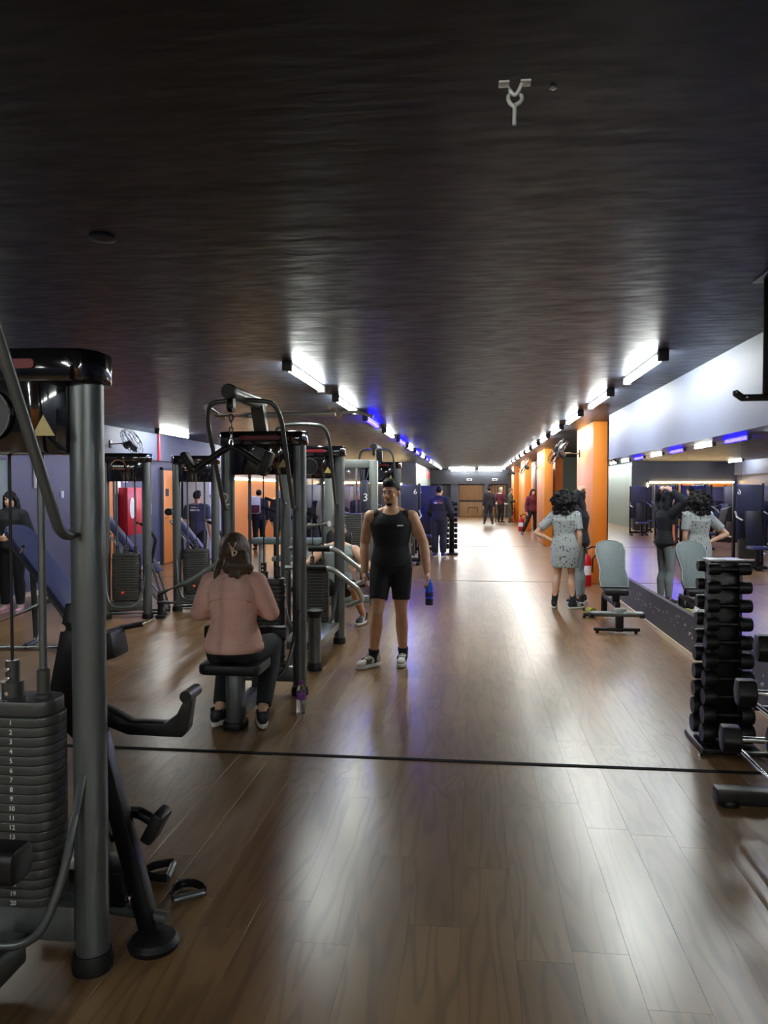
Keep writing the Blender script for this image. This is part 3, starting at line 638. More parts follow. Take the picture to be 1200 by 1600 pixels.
# ---------------------------------------------------------------- black machine behind the near tower
K = thing('hip_machine', 'black steel standing leg machine with padded arms behind the near tower', 'weight machine', (-1.25, 2.74, 0))
m4 = lambda y: Matrix.Translation((0, y, 0)) @ Matrix.Rotation(PI/2, 4, 'X')
MB().prism([(-0.275, 1.17), (-0.205, 1.17), (-0.185, 1.11), (-0.115, 0.10), (-0.20, 0.10), (-0.215, 0.62), (-0.30, 0.70), (-0.38, 0.62), (-0.34, 0.86)], -0.03, 0.03, m4(0.02)).build('side_plate', 'steel_black', K, 0.005)
MB().prism([(-0.30, 1.10), (-0.22, 1.12), (-0.16, 0.05), (-0.26, 0.05)], -0.02, 0.02, m4(0.10)).build('column', 'steel_black', K, 0.005)
for x in (-0.265, -0.215): MB().cyl((x, -0.05, 1.085), (x, 0.0, 1.085), 0.014, n=10).build('bolt', 'chrome', K)
MB().box((0.005, -0.14, 0.40), (0.062, 0.06, 0.90), Ry(math.radians(-15))).build('leg', 'steel_black', K, 0.006)
MB().lathe([(0.085, 0), (0.09, 0.018), (0.075, 0.035)], (0.145, -0.20, 0), 22).build('foot_disc', 'rubber', K)
MB().box((-0.13, -0.06, 0.155), (0.28, 0.16, 0.13)).build('foot_box', 'steel_black', K, 0.008)
MB().tube([(-0.35, -0.10, 0.085), (0.02, -0.12, 0.075), (0.17, -0.14, 0.065)], 0.022, 10, 0.1).build('base_tube', 'steel_grey', K)
MB().box((0.05, -0.19, 0.16), (0.02, 0.02, 0.02)).build('bolt', 'chrome', K, 0.004)
ar = MB().prism([(-0.16, 0.835), (-0.09, 0.825), (0.03, 0.765), (0.16, 0.765), (0.205, 0.80), (0.24, 0.87), (0.262, 0.862), (0.245, 0.745), (0.225, 0.715), (0.02, 0.718), (-0.10, 0.76), (-0.16, 0.77)], -0.03, 0.03, m4(-0.10)).build('upper_arm', 'steel_black', K, 0.008)
MB().cyl((0.243, -0.14, 0.865), (0.243, -0.03, 0.865), 0.022, n=14).build('arm_pad', 'black_pad', K)
MB().tube([(-0.2, -0.08, 0.44), (0.05, -0.09, 0.42), (0.10, -0.10, 0.40)], 0.022, 10).build('lower_arm', 'steel_black', K)
MB().box((0.115, -0.10, 0.385), (0.045, 0.10, 0.12), Ry(math.radians(28)), 0.012).build('arm_pad', 'black_pad', K)
MB().tube([(-0.14, 0.05, 0.47), (-0.07, 0.05, 0.40), (-0.07, 0.05, 0.30), (-0.14, 0.05, 0.24)], 0.012, 8, 0.05).build('cable_loop', 'steel_black', K)
def d_handle(label, loc, rz):
    h = thing('pull_grip', label, 'handle', loc, rz, 'loose cable handles')
    MB().cyl((-0.06, 0, 0.018), (0.06, 0, 0.018), 0.014, n=12).build('grip', 'steel_grey', h)
    st = []
    for a in range(13): st.append((0.066*math.cos(PI*a/12)*(1.0 if 0 < a < 12 else 1), 0.10*math.sin(PI*a/12), 0.022))
    b = MB()
    for p, q in zip(st[:-1], st[1:]):
        p = V(p); q = V(q); d = (q-p); b.box((p+q)/2, (d.length+0.004, 0.004, 0.036), Rz(math.atan2(d.y, d.x)))
    b2 = remesh(b, 0.004, 1); obj('strap', b2, 'rubber', h)
    MB().box((0, 0.115, 0.018), (0.025, 0.05, 0.02)).build('clip', 'steel_black', h, 0.004)
d_handle('D-shaped cable handle lying on the floor, nearer the aisle', (-1.09, 2.84, 0), math.radians(35))
d_handle('D-shaped cable handle lying beside the black machine foot', (-1.24, 3.02, 0), math.radians(100))

# ---------------------------------------------------------------- long incline bench at the left
N_ = thing('incline_bench', 'long blue incline bench standing before the woman in black', 'bench', (-4.15, 7.5, 0), 0)
d0 = V((-0.78, 0.30, 1.20)); d1 = V((0.22, -0.15, 0.32)); ax = (d1-d0)
X_ = ax.normalized(); Zn = V((0.62, -0.25, 0.74)); Zn = (Zn-X_*Zn.dot(X_)).normalized(); Y_ = Zn.cross(X_)
Mx = Matrix(((X_.x, Y_.x, Zn.x, (d0+d1).x/2), (X_.y, Y_.y, Zn.y, (d0+d1).y/2), (X_.z, Y_.z, Zn.z, (d0+d1).z/2), (0, 0, 0, 1)))
MB().prism(rrect(ax.length, 0.32, 0.12), -0.03, 0.035, Mx).build('bench_pad', 'blue_pad', N_, 0.018)
for s in (-1, 1): MB().tube([Mx @ V((-0.45, s*0.12, -0.07)), Mx @ V((0.75, s*0.12, -0.07)), V((0.75, -0.75+s*0.1, 0.12))], 0.024, 10, 0.1).build('rail', 'pale_steel', N_)
MB().tube([(-0.55, 0.25, 0.82), (-0.30, -0.1, 0.04), (-0.30, -0.3, 0.03)], 0.028, 10, 0.05).build('leg', 'steel_grey', N_)
MB().tube([(-0.95, -0.35, 0.10), (-0.2, -0.05, 0.45), (0.1, 0.05, 0.5)], 0.026, 10, 0.05).build('stay', 'steel_grey', N_)
MB().tube([(-0.9, -0.4, 0.03), (0.3, -0.25, 0.03)], 0.03, 10).build('floor_tube', 'steel_grey', N_)
MB().cyl((-0.52, 0.0, 0.95), (-0.40, -0.15, 1.02), 0.016).build('side_peg', 'chrome', N_)
MB().tube([(0.75, -0.95, 0.30), (0.95, -0.78, 0.33), (1.13, -0.74, 0.36)], 0.026, 10).build('foot_bar', 'rubber', N_)
MB().cyl((1.13, -0.74, 0.36), (1.22, -0.72, 0.40), 0.012).build('bar_tip', 'chrome', N_)
MB().box((0.93, -0.93, 0.21), (0.16, 0.30, 0.24), Ry(math.radians(-12)), 0.04).build('leg_pad', 'black_pad', N_)
MB().cyl((0.36, -0.2, 0.30), (0.36, -0.28, 0.34), 0.022).build('release_knob', 'orange_plastic', N_)
MB().tube([(0.75, -0.85, 0.2), (0.75, -0.85, 0.03), (0.75, -0.6, 0.03)], 0.028, 10, 0.03).build('leg', 'steel_grey', N_)

# ---------------------------------------------------------------- navy shielded machines down the hall
def shield_machine(label, loc, rz, num=None, nx=0.19):
    t = thing('shield_machine', label, 'weight machine', loc, rz, 'navy shielded machines')
    MB().box((0, 0, 1.14), (0.50, 0.09, 1.12), bev=0.02).build('shield', 'navy_pad', t)
    for s in (-1, 1): MB().box((s*0.275, 0, 0.87), (0.05, 0.08, 1.72)).build('post', 'steel_black', t, 0.006)
    MB().box((0, 0, 0.40), (0.36, 0.12, 0.42)).build('weight_stack', 'plate_grey', t, 0.006)
    MB().box((0, 0, 0.10), (0.52, 0.10, 0.08)).build('base_beam', 'steel_black', t, 0.006)
    for s in (-1, 1): MB().box((s*0.26, -0.05, 0.03), (0.07, 0.5, 0.06)).build('foot', 'steel_black', t, 0.008)
    MB().box((-0.02, -0.55, 0.45), (0.36, 0.38, 0.07), bev=0.025).build('seat', 'blue_pad', t)
    MB().box((-0.02, -0.28, 0.82), (0.32, 0.07, 0.72), Rx(math.radians(-14)), 0.03).build('backrest', 'black_pad', t)
    MB().box((-0.02, -0.5, 0.22), (0.07, 0.08, 0.42)).build('seat_post', 'steel_black', t, 0.006); MB().box((-0.02, -0.35, 0.05), (0.07, 0.7, 0.06)).build('floor_beam', 'steel_black', t, 0.006)
    for s in (-1, 1): MB().tube([(s*0.28, -0.1, 1.15), (s*0.34, -0.4, 1.05), (s*0.30, -0.6, 1.0)], 0.02, 8, 0.06).build('press_arm', 'pale_steel', t)
    if num: text(num, 0.16, 'white_print', t, (nx, -0.047, 1.55))
    return t
S1 = shield_machine('navy shielded machine marked 6 behind the walking man', (-1.40, 16.4, 0), 0, '6')
S2 = shield_machine('navy shielded machine marked 5 beside the navy-jacketed man', (-1.15, 19.45, 0), 0, '5', -0.16)
spots = [(-1.9, 21.5, 0, 'the navy jacket'), (-1.5, 23.6, 0, 'a'), (-2.1, 25.7, 0, ''), (-1.6, 27.8, 0, ''), (-2.2, 29.8, 0, ''), (-3.2, 15.2, 1.2, ''), (-3.6, 18.4, 1.2, ''), (-3.5, 21.4, 1.2, ''), (-3.7, 24.6, 1.2, ''), (-4.0, 28.2, 1.2, ''), (-5.2, 30.6, 0.4, '')]
names = ['third navy shielded machine in the aisle-side line', 'fourth navy shielded machine in the aisle-side line', 'fifth navy shielded machine in the aisle-side line', 'sixth navy shielded machine in the aisle-side line', 'last navy shielded machine in the aisle-side line',
         'first navy shielded machine in the inner line behind the cable frame', 'second navy shielded machine in the inner line behind the cable frame', 'third navy shielded machine in the inner line behind the cable frame', 'fourth navy shielded machine in the inner line behind the cable frame', 'fifth navy shielded machine in the inner line behind the cable frame', 'navy shielded machine close under the warm light strip']
base = shield_machine(names[0], (-1.9, 21.5, 0), 0)
for (x, y, a, _), nm in list(zip(spots, names))[1:]: dup(base, (x, y, 0), a, nm)
# smith rack with notched uprights in front of the orange wall
R_ = thing('notched_rack', 'black squat rack with notched uprights before the orange wall', 'squat rack', (-4.6, 21.0, 0))
for x in (-0.55, 0.0, 0.55):
    MB().box((x, 0, 1.0), (0.05, 0.06, 2.0)).build('upright', 'steel_black', R_, 0.006)
    for k in range(9): MB().box((x+0.035, -0.02, 0.5+k*0.16), (0.06, 0.03, 0.03), Ry(-0.5)).build('notch', 'pale_steel', R_, 0.004)
for z in (0.05, 1.97): MB().box((0, 0, z), (1.2, 0.06, 0.06)).build('cross_beam', 'steel_black', R_, 0.006)
MB().cyl((-0.9, -0.06, 1.35), (0.9, -0.06, 1.35), 0.016).build('barbell', 'chrome', R_)
# plate-loaded press in front of it
P_ = thing('plate_press', 'dark plate-loaded press with slanting arms between the towers', 'weight machine', (-2.95, 12.4, 0))
MB().tube([(-0.5, 0.2, 1.45), (0.1, -0.2, 1.3), (0.5, -0.4, 1.15)], 0.03, 10, 0.05).build('press_arm', 'steel_black', P_); MB().tube([(-0.5, 0.0, 1.30), (0.1, -0.4, 1.15), (0.5, -0.6, 1.0)], 0.03, 10, 0.05).build('press_arm', 'steel_black', P_)
for x, y in ((-0.3, 0.1), (0.25, 0.2)): MB().box((x, y, 0.65), (0.07, 0.07, 1.3)).build('upright', 'steel_black', P_, 0.006)
MB().box((0, -0.1, 0.04), (0.8, 1.1, 0.06)).build('base', 'steel_black', P_, 0.01); MB().box((0.0, -0.35, 0.5), (0.42, 0.40, 0.08), bev=0.025).build('seat', 'grey_pad', P_); MB().box((0, -0.35, 0.25), (0.08, 0.08, 0.44)).build('seat_post', 'steel_black', P_, 0.006)
MB().cyl((0.36, 0.0, 1.22), (0.44, 0.0, 1.22), 0.2, n=24).build('weight_disc', 'rubber', P_)
MB().prism(rrect(0.34, 0.7, 0.08), -0.03, 0.03, Matrix.Translation((0, 0.02, 0.86)) @ Matrix.Rotation(math.radians(75), 4, 'X')).build('backrest', 'grey_pad', P_, 0.016)
# flat pad bench seen through the pulldown posts
Q_ = thing('flat_bench', 'flat grey padded bench seen between the pulldown posts', 'bench', (-2.62, 10.28, 0))
MB().prism(rrect(0.95, 0.34, 0.06), 0.86, 0.94, Matrix.Translation((0.1, 0, 0))).build('bench_pad', 'grey_pad', Q_, 0.02)
for x in (-0.25, 0.4): MB().box((x, 0, 0.44), (0.08, 0.08, 0.84)).build('leg', 'pale_steel', Q_, 0.008)
MB().box((0.08, 0, 0.05), (0.8, 0.09, 0.07)).build('floor_beam', 'pale_steel', Q_, 0.008)
# grey lockers
for k in range(3):
    L_ = thing('locker', '%s of three tall grey lockers by the door wall' % ('nearest', 'middle', 'farthest')[k], 'locker', (-6.25, 17.05+0.36*k, 0), 0, 'tall lockers')
    MB().box((0, 0, 0.98), (0.6, 0.355, 1.90)).build('body', 'locker_grey', L_, 0.006); MB().box((0, 0, 0.02), (0.56, 0.33, 0.04)).build('plinth', 'fixture_dark', L_, 0.004)
    for z in (0.52, 1.45):
        d = MB().box((0.305, 0, z), (0.012, 0.335, 0.90)).build('door', 'locker_grey', L_, 0.003)
        for q in range(4): MB().box((0.313, 0.0, z+0.30+q*0.03), (0.004, 0.16, 0.008)).build('vent_slot', 'fixture_dark', d, smooth=False)
        MB().box((0.318, -0.12, z), (0.015, 0.02, 0.08)).build('handle', 'steel_black', d, 0.003)
# things on the door wall
H_ = thing('hose_cabinet', 'tall red fire hose cabinet with a white oval notice', 'fire cabinet', (XL+0.008, 14.05, 0.75))
MB().box((0.09, 0, 0.44), (0.18, 0.62, 0.90), bev=0.012).build('cabinet', 'red_paint', H_)
MB().prism([(0.11*math.cos(a*PI/10), 0.20*math.sin(a*PI/10)) for a in range(20)], 0, 0.006, Matrix.Translation((0.181, -0.12, 0.50)) @ Matrix(((0, 0, 1, 0), (1, 0, 0, 0), (0, 1, 0, 0), (0, 0, 0, 1)))).build('oval_notice', 'paper_white', H_)
tag(MB().box((XL+0.006, 14.02, 1.86), (0.012, 0.22, 0.24)).build('wall_sign', 'paper_white', None, 0.003), 'small white fire sign above the red cabinet', 'sign')
tag(MB().box((XL+0.006, 13.70, 1.66), (0.012, 0.26, 0.28)).build('wall_sign', 'paper_white', None, 0.003), 'white notice sheet on the corner of the red cabinet', 'sign')
tag(MB().box((XL+0.010, 15.15, 1.20), (0.02, 0.12, 0.22)).build('wall_switch', 'paper_white', None, 0.004), 'white switch plate on the slate wall by the orange door', 'switch')
tag(MB().box((XL+0.010, 11.75, 1.52), (0.02, 0.08, 0.12)).build('wall_switch', 'paper_white', None, 0.004), 'white switch plate on the slate wall behind the near tower', 'switch')
tag(MB().cyl((XL+0.13, 15.35, 2.20), (XL+0.13, 15.35, 2.75), 0.025).build('red_pipe', 'red_paint'), 'red upright pipe under the ceiling on the bulkhead', 'pipe')
tag(MB().box((XL+0.02, 11.0, 1.95), (0.04, 0.10, 0.66), bev=0.006).build('wall_lamp', 'paper_white'), 'slim white upright box on the slate wall', 'wall box')
tag(MB().box((2.45-0.01, 13.02, 1.45), (0.02, 0.30, 0.42)).build('notice_board', 'paper_white', None, 0.004), 'white notice in a frame on the orange recess wall', 'notice')

# ---------------------------------------------------------------- wall fans
def fan(label, loc, rz, tilt, arm=0.35, r=0.27):
    t = thing('wall_fan', label, 'fan', loc, rz, 'black wall fans')
    M = Matrix.Rotation(tilt, 3, 'X')
    c = V((0, -arm, 0))
    MB().tube([(0, 0, 0), (0, -arm*0.6, 0.01), c], 0.018, 8).build('bracket', 'pale_steel', t); MB().box((0, -0.008, 0), (0.09, 0.016, 0.14)).build('wall_plate', 'steel_black', t, 0.004)
    mt = MB().lathe([(0.0, -0.10), (0.055, -0.09), (0.065, -0.02), (0.05, 0.06), (0.02, 0.07)], c, 16, M @ Matrix.Rotation(PI/2, 3, 'X')).build('motor', 'fixture_dark', t)
    g = MB()
    for rr, yy in ((r, 0.0), (r*0.96, -0.05), (r*0.7, -0.085), (r*0.35, -0.10), (r*0.96, 0.05), (r*0.6, 0.07)):
        g.tube([c+M @ V((rr*math.cos(2*PI*a/28), yy-0.07, rr*math.sin(2*PI*a/28))) for a in range(29)], 0.005, 5, cap=False)
    for a in range(14):
        q = [(0.3, -0.10), (0.7, -0.085), (0.96, -0.05), (1, 0), (0.96, 0.05), (0.6, 0.07)]
        g.tube([c+M @ V((r*s*math.cos(2*PI*a/14), yy-0.07, r*s*math.sin(2*PI*a/14))) for s, yy in q], 0.0028, 4)
    g.build('guard_cage', 'steel_black', t)
    bl = MB()
    for k in range(3):
        pp = []
        for u, v_, y in ((0.04, -0.02, 0.0), (0.22, -0.09, 0.03), (0.24, 0.05, -0.01), (0.10, 0.08, -0.03)):
            a = 2*PI*k/3; pp.append(c+M @ V((u*math.cos(a)-v_*math.sin(a), y-0.07, u*math.sin(a)+v_*math.cos(a))))
        bl.add(pp, [(0, 1, 2, 3)])
        bl.add([p+M @ V((0, 0.004, 0)) for p in pp], [(3, 2, 1, 0)])
    bl.build('blades', 'fixture_dark', t); return t
fan('black wall fan on the nearest orange column', (2.02, 14.9, 2.28), math.radians(-90), math.radians(-35))
fan('black wall fan on the second orange column', (2.02, 24.3, 2.30), math.radians(-90), math.radians(-30))
fan('black wall fan on the third orange column', (2.02, 32.4, 2.30), math.radians(-90), math.radians(-30))
fan('black wall fan high on the bulkhead by the doors', (XL+0.10, 13.25, 2.42), math.radians(90), math.radians(-30))
# fire extinguishers
def extinguisher(label, loc, sc=1.0):
    t = thing('fire_extinguisher', label, 'fire extinguisher', loc, 0, 'red fire extinguishers', sc)
    b = MB().lathe([(0.075, 0), (0.08, 0.01), (0.08, 0.36), (0.065, 0.42), (0.03, 0.45), (0.025, 0.47)], n=20).build('cylinder', 'red_paint', t)
    MB().lathe([(0.0805, 0.16), (0.0812, 0.165), (0.0812, 0.29), (0.0805, 0.295)], n=20).build('paper_label', 'paper_white', b)
    MB().cyl((0, 0, 0.46), (0, 0, 0.52), 0.022).build('valve', 'steel_black', t); MB().box((0.03, 0, 0.545), (0.14, 0.02, 0.018), Ry(-0.25)).build('lever', 'steel_black', t, 0.003)
    MB().tube([(0, -0.02, 0.50), (0.08, -0.04, 0.58), (0.16, -0.05, 0.55), (0.17, -0.05, 0.47), (0.09, -0.05, 0.42), (0.085, -0.04, 0.2)], 0.011, 8, 0.04).build('hose', 'rubber', t)
    return t
extinguisher('red fire extinguisher standing at the nearest orange column', (1.88, 13.05, 0), 1.15)
extinguisher('red fire extinguisher standing at the third orange column', (1.86, 29.9, 0), 1.15)
extinguisher('red fire extinguisher standing at the farthest orange column', (1.86, 37.7, 0), 1.2)

# ---------------------------------------------------------------- dumbbell tower and rack on the right
def round_dumbbell(name, label, loc, ln, r, group, rz=0):
    t = thing(name, label, 'dumbbell', loc, rz, group)
    MB().cyl((-ln/2+0.05, 0, 0), (ln/2-0.05, 0, 0), 0.014, n=12).build('handle', 'steel_black', t)
    for s in (-1, 1):
        MB().lathe([(0.015, -0.001), (r*0.86, 0), (r, 0.012), (r, 0.062), (r*0.9, 0.075), (0.0, 0.075)], (s*(ln/2-0.075), 0, 0), 20, Matrix.Rotation(s*PI/2, 3, 'Y')).build('head', 'rubber', t)
    return t
def dumbbell_tower(label, loc, rz, tiers=10, sc=1.0, where=''):
    t = thing('dumbbell_stand', label, 'dumbbell rack', loc, rz, None, sc)
    M = Matrix.Rotation(rz, 3, 'Z')
    MB().box((0, 0, 0.60), (0.15, 0.055, 1.10)).build('spine', 'steel_black', t, 0.006)
    for s in (-1, 1): MB().box((s*0.085, 0, 0.60), (0.018, 0.13, 1.12)).build('side_plate', 'steel_black', t, 0.004)
    MB().box((0, 0, 1.165), (0.21, 0.15, 0.012)).build('top_plate', 'pale_steel', t, 0.003)
    for z in (0.02,): MB().box((0, 0, z), (0.34, 0.40, 0.03)).build('base_plate', 'steel_black', t, 0.006)
    for s in (-1, 1): MB().tube([(s*0.10, -0.20, 0.012), (s*0.2, -0.24, 0.012)], 0.011, 8).build('foot', 'chrome', t)
    for k in range(tiers):
        z = 1.115-k*0.112; r = 0.036+0.0026*k
        for f, nm in ((-1, 'aisle face'), (1, 'back face')):
            for s in (-1, 1): MB().box((s*0.085, f*(0.085), z-0.03), (0.018, 0.07, 0.012)).build('cradle', 'steel_black', t, 0.002)
            p = V(loc)+(M @ V((0, f*0.105, z)))*sc
            round_dumbbell('round_dumbbell', 'round black dumbbell, %s from the top on the %s of %s' % (ORD[k], nm, where), p, 0.25+0.006*k, r, 'round dumbbells on '+where, rz)
    return t
dumbbell_tower('tall black stand of round dumbbells beside the mirror', (1.555, 4.98, 0), 0, where='the mirror-side stand')
# hex dumbbell rack at the right edge
W_ = thing('dumbbell_rack', 'black rack with chrome rails cut by the photo edge', 'dumbbell rack', (1.50, 3.98, 0))
for y in (0.05, -1.5):
    MB().box((0.04, y, 0.05), (0.62, 0.09, 0.08)).build('foot', 'steel_black', W_, 0.012)
    MB().lathe([(0.05, 0), (0.055, 0.015), (0.05, 0.03)], (-0.20, y, 0), 18).build('foot_pad', 'rubber', W_)
    MB().box((0.12, y, 0.50), (0.09, 0.07, 0.92), Ry(math.radians(8))).build('upright', 'steel_black', W_, 0.008)
tiers = [(-0.13, 0.34), (-0.06, 0.575), (0.03, 0.80)]
for x, z in tiers:
    for d in (-0.02, 0.14): 
        MB().cyl((x+d, 0.13, z-0.055), (x+d, -1.6, z-0.055), 0.011, n=12).build('rail', 'chrome', W_)
    for y in (0.05, -1.5): MB().box((x+0.10, y, z-0.075), (0.26, 0.03, 0.022)).build('rail_bracket', 'steel_black', W_, 0.003)
def hex_dumbbell(label, loc, rz=0):
    t = thing('hex_dumbbell', label, 'dumbbell', loc, rz, 'hex dumbbells')
    MB().cyl((-0.07, 0, 0), (0.07, 0, 0), 0.016, n=14).build('handle', 'chrome', t)
    for s in (-1, 1):
        h = lambda r: [(r*math.cos(PI/6+a*PI/3), r*math.sin(PI/6+a*PI/3)) for a in range(6)]
        MB().prism(h(0.076), s*0.065, s*0.155, Matrix.Rotation(PI/2, 4, 'Y')).build('head', 'rubber', t, 0.012)
for (x, z), nm in zip(tiers, ('lowest', 'middle', 'topmost')):
    hex_dumbbell('black hex dumbbell at the end of the %s chrome rails' % nm, (1.50+x+0.06-0.03, 3.98, z+0.012), math.radians(-6))
# plate stand far down the hall
def far_stand(loc, where):
    t = thing('dumbbell_stand', 'slim black dumbbell stand near the navy-jacketed man', 'dumbbell rack', loc)
    MB().box((0, 0, 0.66), (0.12, 0.10, 1.30)).build('spine', 'steel_black', t, 0.006); MB().box((0, 0, 0.02), (0.3, 0.35, 0.04)).build('base_plate', 'steel_black', t, 0.006)
    for k in range(9):
        round_dumbbell('round_dumbbell', 'round black dumbbell, %s from the top on the slim far stand' % ORD[k], (loc[0], loc[1]-0.10, 1.25-k*0.13), 0.28, 0.045+0.002*k, 'round dumbbells on the far stand')
        for s in (-1, 1): MB().box((s*0.05, -0.075, 1.25-k*0.13-0.02), (0.015, 0.08, 0.012)).build('cradle', 'steel_black', t, 0.002)
far_stand((-0.50, 18.95, 0), 'far')

# ---------------------------------------------------------------- bench on the right
Z_ = thing('weight_bench', 'grey contoured weight bench with black base beside the mirror', 'bench', (1.60, 8.75, 0))
prof = [(-0.155, 0), (-0.165, 0.10), (-0.145, 0.24), (-0.16, 0.40), (-0.175, 0.50), (-0.15, 0.60), (-0.08, 0.645), (0, 0.655)]
poly = prof+[(-x, y) for x, y in reversed(prof[:-1])]
Mp = Matrix.Translation((0.03, 0.30, 0.475)) @ Matrix.Rotation(math.radians(52), 4, 'X')
bp_ = MB().prism(poly, -0.045, 0.012, Mp).build('backrest', 'grey_pad', Z_, 0.016)
loop = [Mp @ V((x*0.985, y*0.985+0.004, 0.010)) for x, y in poly]
MB().tube(loop+[loop[0]], 0.006, 6, cap=False).build('piping', 'pad_piping', bp_)
Ms = Matrix.Translation((0.03, 0.0, 0.0))
MB().prism(rrect(0.27, 0.22, 0.05), 0.40, 0.47, Matrix.Translation((0.03, 0.22, 0))).build('seat', 'black_pad', Z_, 0.018)
MB().box((0.03, 0.55, 0.30), (0.06, 0.9, 0.06)).build('spine_beam', 'steel_black', Z_, 0.008)
MB().box((0.03, 0.25, 0.36), (0.08, 0.10, 0.14)).build('hinge', 'steel_black', Z_, 0.006)
MB().tube([(0.03, 0.62, 0.80), (0.03, 0.85, 0.30)], 0.022, 8).build('adjust_strut', 'steel_black', Z_)
MB().cyl((-0.28, 0.0, 0.215), (0.28, 0.0, 0.215), 0.032, n=16).build('roller_bar', 'steel_grey', Z_)
for s in (-1, 1): MB().cyl((s*0.25, 0.0, 0.205), (s*0.30, 0.0, 0.205), 0.034, n=14).build('end_cap', 'rubber', Z_)
MB().box((0.03, 0.02, 0.24), (0.15, 0.06, 0.08)).build('clamp', 'pale_steel', Z_, 0.01)
MB().box((0.03, 0.0, 0.13), (0.085, 0.05, 0.22)).build('front_post', 'steel_black', Z_, 0.006)
MB().box((0.0, 0.0, 0.045), (0.50, 0.06, 0.035)).build('front_foot', 'steel_black', Z_, 0.006); MB().box((0.0, 1.0, 0.045), (0.44, 0.06, 0.035)).build('rear_foot', 'steel_black', Z_, 0.006)
for x in (-0.21, 0.21):
    for y in (0, 1.0): MB().cyl((x, y, 0), (x, y, 0.03), 0.018, n=12).build('foot_pad', 'rubber', Z_)
MB().box((0.03, 1.0, 0.17), (0.07, 0.05, 0.24)).build('rear_post', 'steel_black', Z_, 0.006)
ab = thing('ab_wheel', 'small black and yellow exercise roller lying by the grey bench', 'exercise roller', (1.50, 9.95, 0.055), math.radians(-70))
MB().lathe([(0.03, -0.07), (0.052, -0.06), (0.055, 0.0), (0.052, 0.06), (0.03, 0.07)], n=20, M=Matrix.Rotation(PI/2, 3, 'Y')).build('wheel', 'acid_yellow', ab)
MB().cyl((-0.16, 0, 0), (0.16, 0, 0), 0.012).build('axle', 'steel_black', ab)
for s in (-1, 1): MB().cyl((s*0.08, 0, 0), (s*0.18, 0, 0), 0.022).build('grip', 'rubber', ab)
wb = thing('water_bottle', 'clear water bottle with purple cap and label on the floor', 'bottle', (-1.215, 5.36, 0))
MB().lathe([(0.0, 0.002), (0.030, 0.0), (0.034, 0.01), (0.034, 0.06), (0.031, 0.075), (0.034, 0.09), (0.034, 0.155), (0.028, 0.185), (0.014, 0.205), (0.013, 0.215)], n=20).build('bottle_body', 'water', wb)
MB().lathe([(0.0345, 0.10), (0.0350, 0.102), (0.0350, 0.150), (0.0345, 0.152)], n=20).build('label_band', 'label_purple', wb); MB().lathe([(0.016, 0.208), (0.0165, 0.21), (0.0165, 0.232), (0.012, 0.236)], n=16).build('cap', 'label_purple', wb)

# ---------------------------------------------------------------- people
def shoe_meshes():
    o = []
    for k in range(28):
        a = 2*PI*k/28; y = -0.055-0.145*math.cos(a); w_ = 0.036+0.011*max(0, math.cos(a)) + (0.004 if math.cos(a) > 0.3 else 0)
        o.append((w_*math.sin(a)*(1.12 if abs(math.sin(a)) > 0.5 else 1.0), y))
    sole = MB().prism(o, 0.0, 0.030).mesh('sole', 0.006)
    u = MB(); u.sph((0, 0.045, 0.065), (0.037, 0.042, 0.05)).sph((0, -0.03, 0.062), (0.040, 0.08, 0.045)).sph((0, -0.125, 0.045), (0.043, 0.066, 0.034)).cyl((0, 0.025, 0.05), (0, 0.03, 0.14), 0.043, 0.046, 16)
    up = remesh(u, 0.007, 4, [((0, 0, 0.118), (0, 0, 1)), ((0, 0, 0.02), (0, 0, -1))])
    lc = MB()
    for k in range(4): lc.box((0, -0.045-0.024*k, 0.108-0.013*k), (0.05-0.004*k, 0.010, 0.008), Rx(math.radians(-25)))
    st = MB()
    for s in (-1, 1):
        for k in range(3): st.box((s*0.0395, -0.055-0.024*k, 0.062), (0.007, 0.010, 0.05), Rx(math.radians(-22)))
    return sole, up, lc.mesh('laces', 0.002), st.mesh('side_stripes')
SOLE, UPPER, LACES, STRIPES = shoe_meshes()

def soften(bm):
    for k in range(8):
        rim = [q for q in bm.verts if q.is_boundary]; new = {}
        for q in rim:
            nb = [e.other_vert(q).co for e in q.link_edges if e.is_boundary]
            if len(nb) == 2: new[q] = q.co*0.4+(nb[0]+nb[1])*0.3
        for q, c in new.items(): q.co = c

